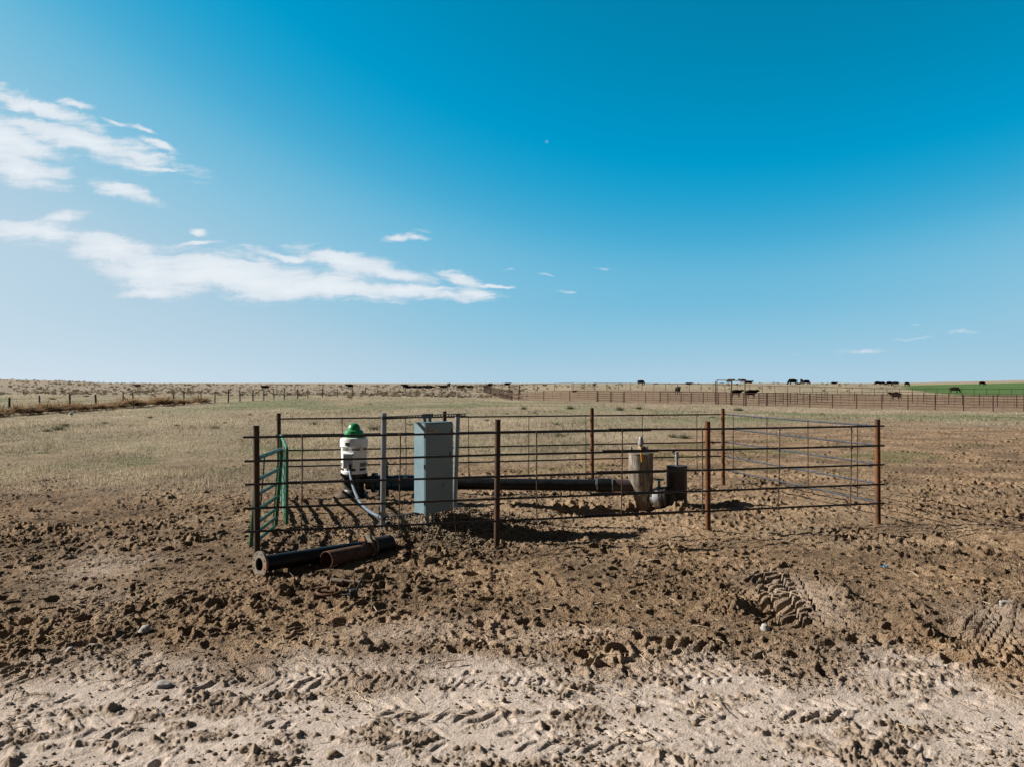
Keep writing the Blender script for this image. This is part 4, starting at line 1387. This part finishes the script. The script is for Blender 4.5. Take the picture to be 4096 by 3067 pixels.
# ------------------------------------------------------------------ cattle pens
def run_fence(name, poly, h, label, rails, spacing, mat, rr=.022, pr=.045, stays=0):
    """pipe fence along a polyline of (photo column, depth)"""
    P = [pt(x, Y) for x, Y in poly]
    root = thing(name, (P[0].x, P[0].y, gz(P[0].x, P[0].y)), label, 'fence')
    pts = []
    for a, b in zip(P[:-1], P[1:]):
        n = max(1, round((b - a).length / spacing))
        pts += [a.lerp(b, k / n) for k in range(n)]
    pts.append(P[-1])
    for k, p in enumerate(pts):
        g = gz(p.x, p.y)
        MB().tube([(p.x, p.y, g - .2), (p.x, p.y, g + h + random.uniform(-.02, .05))], pr, 8).build('post', mat, root)
    for z in rails:
        MB().tube([(p.x, p.y - pr, gz(p.x, p.y) + z) for p in pts], rr * (1.25 if z == rails[0] else 1), 6).build('rail', mat, root)
    if stays:
        mb_n = 0
        for a, b in zip(pts[:-1], pts[1:]):
            for j in range(1, stays + 1):
                if mb_n >= 95: break
                p = a.lerp(b, j / (stays + 1)); g = gz(p.x, p.y)
                MB().tube([(p.x, p.y - pr - .03, g + rails[0]), (p.x, p.y - pr - .03, g + rails[-1])], .014, 5).build('stay_rod', mat, root)
                mb_n += 1
    return root


def pens():
    random.seed(31)
    RF = M['rust_far']
    r5 = [1.40, 1.12, .86, .60, .36]
    run_fence('corral_fence', [(2075, 108.5), (2388, 102)], 1.42, 'red brown corral fence left of the dark pen gates', r5, 3.6, RF, .018, .05, 2)
    run_fence('corral_fence', [(2498, 99.8), (2862, 91)], 1.42, 'corral fence stretch between the pen gates and the tall gate frame', r5, 3.3, RF, .018, .05, 2)
    run_fence('corral_fence', [(2640, 102.5), (2905, 96)], 1.45, 'second corral fence just behind the one left of the tall frame', r5, 3.0, RF, .018, .05, 1)
    run_fence('corral_fence', [(2985, 85), (3330, 78.5), (4096, 68), (4420, 64)], 1.45, 'nearest red brown pipe corral fence running off the right edge', r5, 2.4, RF, .021, .05, 2)
    run_fence('corral_fence', [(3035, 87), (3309, 112), (3650, 106), (3850, 92), (4150, 80), (4420, 73)], 1.42, 'middle corral fence that angles back behind the nearest right hand fence', r5, 3.2, RF, .021, .05, 1)
    run_fence('corral_fence', [(2080, 153), (2288, 153)], 1.42, 'far single rail pipe fence left of the pale far gate', [1.40], 4.1, RF, .028, .045)
    run_fence('corral_fence', [(2380, 153), (2900, 152), (3300, 151), (3700, 148), (4096, 146), (4420, 144)], 1.42, 'long far single rail pipe fence crossing in front of the ridge', [1.40], 2.3, RF, .028, .045)
    run_fence('corral_fence', [(2046, 109), (2010, 121), (1978, 134), (1952, 147), (1935, 158)], 1.40, 'side corral fence running back from the pen corner', [1.40, .9], 1.7, RF, .022, .05)
    run_fence('corral_fence', [(1905, 176), (1925, 180), (1960, 186), (2010, 195)], 1.7, 'thin post fence behind the crowded cows at the pen corner', [1.1], 3.2, RF, .014, .035)

    def pen_gate(a, b, h, n, label, rr, mat):
        p, q = pt(*a), pt(*b)
        root = thing('pen_gate', (p.x, p.y, gz(p.x, p.y)), label, 'gate')
        g0, g1 = gz(p.x, p.y), gz(q.x, q.y)
        MB().tube([(p.x, p.y, g0), (p.x, p.y, g0 + h + .06)], rr * 1.7, 8).build('stile', mat, root)
        MB().tube([(q.x, q.y, g1), (q.x, q.y, g1 + h + .06)], rr * 1.7, 8).build('stile', mat, root)
        for k in range(n):
            z = h - (h - .22) * k / (n - 1)
            MB().tube([(p.x, p.y, g0 + z), (q.x, q.y, g1 + z)], rr, 6).build('rail', mat, root)
    pen_gate((1908, 163), (1935, 158), 1.45, 6, 'far rusty gate at the left end of the pens', .025, M['rust_far'])
    pen_gate((2392, 102), (2442, 101), 1.35, 5, 'left one of two dark pen gates hung side by side', .03, M['rust_dark'])
    pen_gate((2447, 100.9), (2493, 100), 1.35, 5, 'right one of two dark pen gates hung side by side', .03, M['rust_dark'])
    pen_gate((2036, 152), (2078, 152), 1.40, 6, 'dark far gate at the left end of the single rail fence', .04, M['black'])
    pen_gate((2293, 153), (2338, 153), 1.42, 5, 'pale far gate, left leaf behind the brown calf', .022, M['strut'])
    pen_gate((2338, 153), (2378, 153), 1.42, 5, 'pale far gate, right leaf next to a dark post', .022, M['strut'])
    pen_gate((2050, 110), (2075, 108.5), 1.42, 6, 'narrow rusty gate at the near corner of the pens', .02, M['rust_far'])
    pen_gate((2874, 90.5), (2922, 88.6), 1.35, 6, 'rusty pen gate under the left half of the tall frame', .03, M['rust_dark'])
    pen_gate((2928, 88.4), (2974, 86.2), 1.35, 6, 'rusty pen gate under the right half of the tall frame', .03, M['rust_dark'])
    a, b = pt(2868, 91), pt(2980, 85.5)
    g0, g1 = gz(a.x, a.y), gz(b.x, b.y)
    root = thing('portal_frame', (a.x, a.y, g0), 'tall rusty portal frame with overhead crossbar above the pen gates', 'gate frame')
    MB().tube([(a.x, a.y, g0 - .2), (a.x, a.y, 2.42)], .055, 8).build('upright', M['rust_dark'], root)
    MB().tube([(b.x, b.y, g1 - .2), (b.x, b.y, 2.27)], .055, 8).build('upright', M['rust_dark'], root)
    MB().tube([(a.x, a.y, 2.40), (b.x, b.y, 2.26)], .05, 8).build('crossbar', M['rust_dark'], root)
    c = pt(2862, 91.5); o = MB().tube([(c.x, c.y, gz(c.x, c.y) - .2), (c.x, c.y, 2.28)], .055, 8).build('gate_post', M['rust_dark'])
    tag(o, 'tall rusty post standing close beside the left upright of the portal frame', 'post')
    c = pt(2926, 89); o = MB().tube([(c.x, c.y, gz(c.x, c.y) - .2), (c.x, c.y, 2.22)], .06, 8).build('gate_post', M['rust_dark'])
    tag(o, 'rusty post midway under the crossbar of the portal frame', 'post')


pens()


# ------------------------------------------------------------------ cattle
def cow_mesh(pose):
    """skin-grown cow facing +X, feet at z = 0, about 1.35 m at the back"""
    V = []; E = []; R = []

    def chain(pts, start=None):
        prev = start
        for (x, y, z, ra, rb) in pts:
            V.append((x, y, z)); R.append((ra, rb)); i = len(V) - 1
            if prev is not None: E.append((prev, i))
            prev = i
        return prev
    dz = -.62 if pose == 'lie' else 0.0
    chain([(-.85, 0, 1.04 + dz, .26, .35)])                        # 0 rump
    chain([(-.45, 0, .98 + dz, .33, .43), (0, 0, .94 + dz, .36, .46), (.42, 0, .96 + dz, .32, .44), (.72, 0, 1.0 + dz, .26, .39)], 0)   # 1..4
    if pose == 'graze':
        chain([(.96, 0, .84, .20, .28), (1.10, 0, .56, .15, .19), (1.20, 0, .34, .14, .15), (1.28, 0, .12, .095, .09)], 4)
        e0, hz = (1.14, .44), 7
    else:
        chain([(.96, 0, 1.16 + dz, .19, .26), (1.14, 0, 1.30 + dz, .14, .18), (1.30, 0, 1.26 + dz, .14, .15), (1.52, 0, 1.11 + dz, .10, .095)], 4)
        e0, hz = (1.20, 1.40 + dz), 7
    for s in (-1, 1):
        chain([(e0[0], s * .13, e0[1], .05, .035), (e0[0] - .06, s * .27, e0[1] + .0, .02, .04)], 6)
    w = .16 if pose == 'walk' else 0.0
    if pose == 'lie':
        for s in (-1, 1):
            chain([(.62, s * .26, .22, .12, .12), (.95, s * .22, .10, .07, .07), (.70, s * .30, .06, .05, .05)], 3)
            chain([(-.55, s * .34, .25, .18, .16), (-.15, s * .48, .12, .09, .08), (-.45, s * .52, .06, .05, .05)], 1)
    else:
        for s in (-1, 1):
            k = w * s
            chain([(.52, s * .19, .74, .12, .12), (.54 + k, s * .18, .42, .065, .07), (.52 + k * 1.6, s * .18, .10, .048, .048), (.55 + k * 1.9, s * .18, .02, .06, .055)], 3)
            chain([(-.70, s * .20, .80, .15, .17), (-.66 - k * .5, s * .19, .56, .09, .10), (-.80 - k, s * .19, .40, .058, .065), (-.76 - k * 1.5, s * .19, .10, .048, .048), (-.73 - k * 1.6, s * .19, .02, .06, .055)], 0)
    chain([(-1.10, 0, 1.15 + dz, .035, .035), (-1.17, 0, .85 + dz * .6, .022, .022), (-1.16, 0, .50 + dz * .5, .04, .04)], 0)
    me = bpy.data.meshes.new('cow_skeleton'); me.from_pydata(V, E, [])
    o = bpy.data.objects.new('cow_skeleton', me); COL.objects.link(o)
    sk = o.modifiers.new('s', 'SKIN'); sk.use_smooth_shade = True
    for i, sv in enumerate(me.skin_vertices[0].data):
        sv.radius = R[i]; sv.use_root = (i == 2)
    ss = o.modifiers.new('u', 'SUBSURF'); ss.levels = 1; ss.render_levels = 1
    bpy.context.view_layer.update()
    ev = o.evaluated_get(bpy.context.evaluated_depsgraph_get())
    nm = bpy.data.meshes.new_from_object(ev)
    bpy.data.objects.remove(o); bpy.data.meshes.remove(me)
    nm.name = 'cow_' + pose
    return nm


def cows():
    pose = {k: cow_mesh(k) for k in ('stand', 'walk', 'graze', 'lie')}
    var = {}
    for k, me in pose.items():
        for hide in ('black', 'brown', 'white'):
            m2 = me.copy(); m2.materials.clear()
            m2.materials.append(M['cow_brown' if hide == 'brown' else 'cow'])
            if hide == 'white':
                m2.materials.append(M['cow_white'])
                for p in m2.polygons:
                    if p.center.x > 1.27: p.material_index = 1
            var[k, hide] = m2
    L = 0.0; Rr = math.pi
    # x, depth, pose, hide, heading (0 faces right, pi left, -pi/2 the camera), size, label
    T = [
        (549, 250, 'lie', 'black', 3.0, 1.0, 'black cow lying alone in sagebrush above the wooden fence posts at left'),
        (1059, 235, 'lie', 'white', Rr + .2, 1.1, 'white faced black cow lying down facing left in the sagebrush'),
        (1398, 222, 'stand', 'black', Rr, 1.0, 'black cow standing alone side-on on the skyline above the white motor'),
        (1619, 225, 'stand', 'black', Rr + .7, .95, 'black cow with raised head at the left end of the resting herd'),
        (1634, 232, 'lie', 'black', .2, 1.0, 'black cow lying right behind the one with the raised head'),
        (1660, 235, 'lie', 'black', Rr + .3, 1.0, 'small dark cow lying left of a white faced one'),
        (1684, 232, 'lie', 'white', .2, 1.0, 'white faced black cow resting in the middle of the herd'),
        (1711, 225, 'lie', 'black', Rr, 1.2, 'larger black cow resting with head up, just right of the white faced one'),
        (1734, 236, 'lie', 'black', 0, .6, 'tiny dark calf lying low behind the larger resting cow'),
        (1772, 232, 'lie', 'black', Rr, 1.1, 'black cow resting left of the cow that stands facing away'),
        (1795, 225, 'stand', 'black', -1.2, 1.05, 'black cow standing tall nearly end-on among the resting herd'),
        (1844, 232, 'lie', 'black', .15, 1.1, 'black cow lying between the standing herd cow and the pen corner'),
        (1842, 218, 'lie', 'brown', Rr, .7, 'brown calf lying in front of a resting black cow near pen corner'),
        (1879, 222, 'lie', 'black', Rr, .95, 'black cow resting just left of the far rusty gate'),
        (1941, 196, 'stand', 'black', Rr - .8, .85, 'smaller dark cow half hidden behind side pen fence posts'),
        (1960, 205, 'stand', 'black', 1.1, 1.05, 'big black cow seen from behind at the pen corner'),
        (2030, 255, 'stand', 'black', 0, .95, 'black cow facing right beside the dark far gate'),
        (2180, 262, 'lie', 'black', Rr, .6, 'dark calf lying with head up behind the single rail fence'),
        (2298, 140, 'lie', 'brown', .2, .42, 'small brown calf lying by the pale far gate'),
        (2378, 262, 'lie', 'black', 0, .65, 'dark calf lying flat on the ridge right of the pale gate'),
        (2565, 238, 'graze', 'black', -.45, 1.05, 'lone black cow grazing on the ridge left of the tall gate frame'),
        (2712, 138, 'stand', 'black', -1.45, .95, 'black calf standing in the pen facing the camera'),
        (2755, 222, 'lie', 'brown', 0, .8, 'reddish brown cow lying on the ridge above the calf in pen'),
        (2922, 222, 'walk', 'black', .1, 1.0, 'black cow walking on the ridge under the overhead crossbar'),
        (2969, 226, 'stand', 'black', Rr - .5, .95, 'black cow on the ridge just left of the right upright'),
        (2996, 232, 'lie', 'black', 0, 1.05, 'black cow lying low on the ridge right of the portal frame'),
        (2948, 130, 'stand', 'black', .1, .9, 'black cow in the pen behind the gates of portal frame'),
        (3007, 126, 'walk', 'black', .15, 1.0, 'black cow in the pen just right of the portal frame'),
        (3168, 206, 'graze', 'black', Rr, 1.15, 'large black cow grazing on the ridge, leftmost of three together'),
        (3196, 215, 'lie', 'brown', 0, .5, 'small brown calf lying between two grazing cows on the ridge'),
        (3206, 218, 'stand', 'black', 1.4, 1.0, 'black cow seen end-on between two side-on cows on the ridge'),
        (3227, 212, 'graze', 'black', .15, .95, 'black cow grazing with head down to the right on the ridge'),
        (3337, 232, 'lie', 'black', 0, .85, 'black cow lying alone on the ridge left of the row of four'),
        (3509, 258, 'graze', 'black', Rr, .95, 'first from left of four black cows in a row before the green field'),
        (3531, 258, 'graze', 'black', .2, .95, 'second from left of four black cows in a row before the green field'),
        (3556, 254, 'graze', 'black', Rr + .1, 1.0, 'third from left of four black cows in a row before the green field'),
        (3580, 250, 'graze', 'black', Rr - .6, 1.0, 'last on the right of four black cows before the green field'),
        (3629, 240, 'graze', 'black', .4, .95, 'black cow grazing alone at the left edge of green field'),
        (3821, 172, 'graze', 'black', -.8, .95, 'black cow grazing turned towards the camera behind the far fence'),
        (3930, 262, 'graze', 'black', .05, 1.0, 'black cow grazing out in the green field at far right'),
        (3580, 121, 'walk', 'black', Rr, .85, 'black cow walking left inside the pens behind two fences'),
    ]
    for (x, Y, ps, hide, hd, s, lb) in T:
        p = pt(x, Y)
        o = bpy.data.objects.new('cow', var[ps, hide]); COL.objects.link(o)
        # keep the body's middle over the spot
        o.location = (p.x - .15 * math.cos(hd) * s, p.y - .15 * math.sin(hd) * s, float(surf(p.x, p.y)[0]) - .01)
        o.rotation_euler = (0, 0, hd); o.scale = (s, s, s)
        tag(o, lb, 'cow', 'cattle on the range')


cows()

# ------------------------------------------------------------------ sky, sun, camera
SUN_EL, SUN_AZ = 30.0, -79.0     # azimuth from the view direction, negative to the left


def sky():
    w = bpy.data.worlds.new('World'); sc.world = w; w.use_nodes = True
    nt = w.node_tree; nt.nodes.clear()
    out = nt.nodes.new('ShaderNodeOutputWorld'); bg = nt.nodes.new('ShaderNodeBackground'); lk(nt, bg.outputs[0], out.inputs[0])
    st = nt.nodes.new('ShaderNodeTexSky'); st.sky_type = 'NISHITA'; st.sun_disc = False
    st.sun_elevation = rad(SUN_EL); st.sun_rotation = rad(SUN_AZ)
    st.altitude = 900; st.air_density = SKY_AIR; st.dust_density = SKY_DUST; st.ozone_density = SKY_OZONE
    col = st.outputs[0]
    # colour grade of the photograph's film look: one tone curve per channel
    sr = nt.nodes.new('ShaderNodeSeparateColor'); lk(nt, col, sr.inputs[0])

    def tone(src, pts):
        v = mth(nt, 'MULTIPLY', src, .10)
        fc = nt.nodes.new('ShaderNodeFloatCurve'); c = fc.mapping.curves[0]
        fc.mapping.use_clip = False; fc.mapping.extend = 'HORIZONTAL'
        c.points[0].location = pts[0]; c.points[1].location = pts[-1]
        for p_ in pts[1:-1]: c.points.new(*p_)
        fc.mapping.update()
        lk(nt, v, fc.inputs['Value'])
        return mth(nt, 'MULTIPLY', fc.outputs[0], K_)
    tc = nt.nodes.new('ShaderNodeTexCoord'); sp = nt.nodes.new('ShaderNodeSeparateXYZ'); lk(nt, tc.outputs['Generated'], sp.inputs[0])

    def step(v, a, b):
        m_ = nt.nodes.new('ShaderNodeMapRange'); m_.interpolation_type = 'SMOOTHSTEP'
        m_.inputs['From Min'].default_value = a; m_.inputs['From Max'].default_value = b
        lk(nt, v, m_.inputs['Value']); return m_.outputs[0]
    # pale dusty air low over the horizon, brightest towards the sun
    low = mth(nt, 'SUBTRACT', 1.0, step(sp.outputs[2], .0, .11))
    glow = mth(nt, 'SUBTRACT', 1.0, step(sp.outputs[0], -.60, .05))
    kh = mth(nt, 'MULTIPLY_ADD', glow, 2.6, 7.0)
    key = mth(nt, 'ADD', mth(nt, 'MULTIPLY', sr.outputs[2], mth(nt, 'SUBTRACT', 1.0, low)), mth(nt, 'MULTIPLY', kh, low))
    xs_ = (0, .15, .313, .421, .479, .505, .532, .565, .60, .66, .70, .80, .96, 1)
    cr, cg, cb_ = [tone(key, list(zip(xs_, ys_))) for ys_ in (
        (0, 0, .0006, .0048, .056, .100, .155, .213, .272, .36, .42, .50, .63, .66),
        (.03, .10, .223, .337, .401, .443, .483, .519, .551, .59, .615, .665, .738, .75),
        (.08, .22, .423, .610, .655, .680, .702, .718, .73, .742, .752, .785, .831, .84))]
    cc = nt.nodes.new('ShaderNodeCombineColor')
    for k_, v_ in enumerate((cr, cg, cb_)): lk(nt, v_, cc.inputs[k_])
    col = cc.outputs[0]
    # overhead and behind, the unseen sky is dimmed and greyed to weaken fill light
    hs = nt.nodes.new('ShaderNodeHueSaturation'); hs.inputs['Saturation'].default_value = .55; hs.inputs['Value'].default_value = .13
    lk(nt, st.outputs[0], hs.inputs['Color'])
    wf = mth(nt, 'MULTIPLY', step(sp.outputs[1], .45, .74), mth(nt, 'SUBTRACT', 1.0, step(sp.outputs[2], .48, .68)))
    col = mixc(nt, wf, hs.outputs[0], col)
    # thin clouds laid out by direction
    yy = mth(nt, 'MAXIMUM', sp.outputs[1], .05)
    px = mth(nt, 'DIVIDE', sp.outputs[0], yy); py = mth(nt, 'DIVIDE', sp.outputs[2], yy)
    cb = nt.nodes.new('ShaderNodeCombineXYZ'); lk(nt, px, cb.inputs[0]); lk(nt, py, cb.inputs[1])
    P = cb.outputs[0]
    # warp
    def warp(vec, scale, amt, det):
        n = nt.nodes.new('ShaderNodeTexNoise'); n.inputs['Scale'].default_value = scale; n.inputs['Detail'].default_value = det
        lk(nt, vec, n.inputs['Vector'])
        s = nt.nodes.new('ShaderNodeVectorMath'); s.operation = 'SUBTRACT'; lk(nt, n.outputs['Color'], s.inputs[0]); s.inputs[1].default_value = (.5, .5, .5)
        m = nt.nodes.new('ShaderNodeVectorMath'); m.operation = 'MULTIPLY'; lk(nt, s.outputs[0], m.inputs[0]); m.inputs[1].default_value = amt
        a = nt.nodes.new('ShaderNodeVectorMath'); a.operation = 'ADD'; lk(nt, vec, a.inputs[0]); lk(nt, m.outputs[0], a.inputs[1])
        return a.outputs[0]
    PW = warp(warp(P, 11, (.05, .03, 0), 4), 45, (.016, .009, 0), 5)
    EL = [(150, 430, 370, 36, 18, .85), (330, 565, 440, 56, 15, .95), (640, 570, 110, 22, 20, .8), (100, 585, 210, 42, 11, .85), (90, 690, 210, 56, 8, .95), (-60, 560, 230, 110, 13, 1.1), (600, 665, 150, 14, 8, .8),
          (500, 757, 150, 34, 13, .85), (300, 418, 75, 16, 15, .7), (455, 482, 65, 12, 17, .7), (585, 512, 70, 11, 18, .7),
          (235, 872, 120, 28, -8, .75), (150, 940, 300, 52, 10, .9), (450, 1000, 260, 62, 9, 1.0), (610, 1085, 210, 85, 8, 1.05), (880, 1095, 380, 80, 3, 1.1), (590, 1168, 160, 22, 1, .85), (1080, 1125, 330, 72, 2, 1.1),
          (1390, 1050, 230, 48, 12, 1.0), (1150, 1030, 200, 16, 13, .75), (1330, 1150, 360, 50, 3, 1.1), (1640, 1175, 330, 26, 4, .95), (1890, 1178, 110, 18, -3, .85), (1560, 1100, 190, 28, 12, .9),
          (1830, 1122, 130, 36, 16, .75), (1960, 1147, 120, 9, 2, .75), (1590, 945, 120, 18, -14, .65), (1660, 938, 80, 16, 4, .7), (795, 927, 62, 17, 2, 1.0), (800, 970, 105, 13, 1, .9),
          (2270, 1167, 46, 10, 3, .55), (2050, 1075, 40, 6, 4, .35), (2180, 1090, 40, 6, 4, .35), (2400, 1080, 50, 7, -3, .38), (3415, 1408, 180, 8, -2, .34), (3850, 1317, 110, 11, 0, .33), (3640, 1358, 70, 8, -5, .38), (3660, 1300, 50, 5, 0, .3), (3760, 1398, 80, 5, -2, .3)]
    fld = None
    for (cx, cy, rx, ry, an, wt) in EL:
        mp = nt.nodes.new('ShaderNodeMapping'); mp.vector_type = 'TEXTURE'
        mp.inputs['Location'].default_value = ((cx - CX) / F, (CY - cy) / F, 0)
        mp.inputs['Rotation'].default_value = (0, 0, -rad(an)); mp.inputs['Scale'].default_value = (rx / F, ry * (1.15 if rx > 150 else 1.0) / F, 1)
        lk(nt, PW, mp.inputs['Vector'])
        ln = nt.nodes.new('ShaderNodeVectorMath'); ln.operation = 'LENGTH'; lk(nt, mp.outputs[0], ln.inputs[0])
        v = mth(nt, 'MULTIPLY', mth(nt, 'SUBTRACT', 1.25, ln.outputs['Value']), wt)
        fld = v if fld is None else mth(nt, 'SMOOTH_MAX', fld, v, .12)
    # streaky fibres, stretched along the wind
    mp = nt.nodes.new('ShaderNodeMapping'); mp.inputs['Rotation'].default_value = (0, 0, rad(9)); mp.inputs['Scale'].default_value = (5, 34, 1)
    lk(nt, PW, mp.inputs['Vector'])
    n1 = noise_node(nt, 2.2, 8, .62, mp.outputs[0], .4)
    n2 = noise_node(nt, 30, 7, .65, PW)
    nn = mth(nt, 'ADD', mth(nt, 'MULTIPLY', n1, 1.0), mth(nt, 'MULTIPLY', n2, .5))
    nn = mth(nt, 'SUBTRACT', nn, .78)
    dens = mth(nt, 'ADD', mth(nt, 'MULTIPLY', fld, 1.4), mth(nt, 'MULTIPLY', nn, 2.4))
    mr = nt.nodes.new('ShaderNodeMapRange'); mr.interpolation_type = 'SMOOTHSTEP'
    mr.inputs['From Min'].default_value = .0; mr.inputs['From Max'].default_value = .98
    lk(nt, dens, mr.inputs['Value'])
    front = nt.nodes.new('ShaderNodeMapRange'); front.inputs['From Min'].default_value = .06; front.inputs['From Max'].default_value = .2
    lk(nt, sp.outputs[1], front.inputs['Value'])
    alpha = mth(nt, 'MULTIPLY', mth(nt, 'MULTIPLY', mr.outputs[0], .92), front.outputs[0])
    cloud = mixc(nt, mth(nt, 'SUBTRACT', mth(nt, 'MULTIPLY', dens, .75), .25, None, True), CLOUD1, CLOUD2)
    col = mixc(nt, alpha, col, cloud)
    # small pale day moon
    mo = nt.nodes.new('ShaderNodeMapping'); mo.vector_type = 'TEXTURE'; mo.inputs['Location'].default_value = ((2187 - CX) / F, (CY - 568) / F, 0)
    mo.inputs['Scale'].default_value = (9 / F, 9 / F, 1); lk(nt, P, mo.inputs['Vector'])
    ml = nt.nodes.new('ShaderNodeVectorMath'); ml.operation = 'LENGTH'; lk(nt, mo.outputs[0], ml.inputs[0])
    ma = mth(nt, 'MULTIPLY', mth(nt, 'SUBTRACT', 1.0, ml.outputs['Value'], None, True), .18)
    col = mixc(nt, mth(nt, 'MULTIPLY', ma, front.outputs[0]), col, CLOUD2)
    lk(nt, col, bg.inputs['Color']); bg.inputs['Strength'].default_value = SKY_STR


SKY_STR = .10; SKY_AIR = 1.0; SKY_DUST = .8; SKY_OZONE = 1.5
EXPOSURE = 1.0
K_ = 10 / 2 ** EXPOSURE
CLOUD1 = tuple(K_ / ALB * v for v in (.66, .74, .82)); CLOUD2 = tuple(K_ / ALB * v for v in (.84, .89, .93))
sky()
sd = bpy.data.lights.new('sun', 'SUN'); sd.energy = 5.0; sd.angle = rad(.5); sd.color = (1, .94, .86)
so = bpy.data.objects.new('sun', sd); COL.objects.link(so)
az = rad(SUN_AZ); el = rad(SUN_EL)
dirs = Vector((math.sin(az) * math.cos(el), math.cos(az) * math.cos(el), math.sin(el)))
so.rotation_euler = dirs.to_track_quat('Z', 'Y').to_euler()
so.location = dirs * 30

cd = bpy.data.cameras.new('camera'); cam = bpy.data.objects.new('camera', cd); COL.objects.link(cam)
cd.sensor_width = 36; cd.lens = 36 * F / 4096
cam.location = (0, 0, H); cam.rotation_euler = (rad(90), 0, 0)
cd.clip_start = .1; cd.clip_end = 30000
sc.camera = cam
vs = sc.view_settings
sc.display_settings.display_device = 'sRGB'
vs.view_transform = 'Standard'; vs.look = 'None'; vs.exposure = EXPOSURE; vs.gamma = 1.0
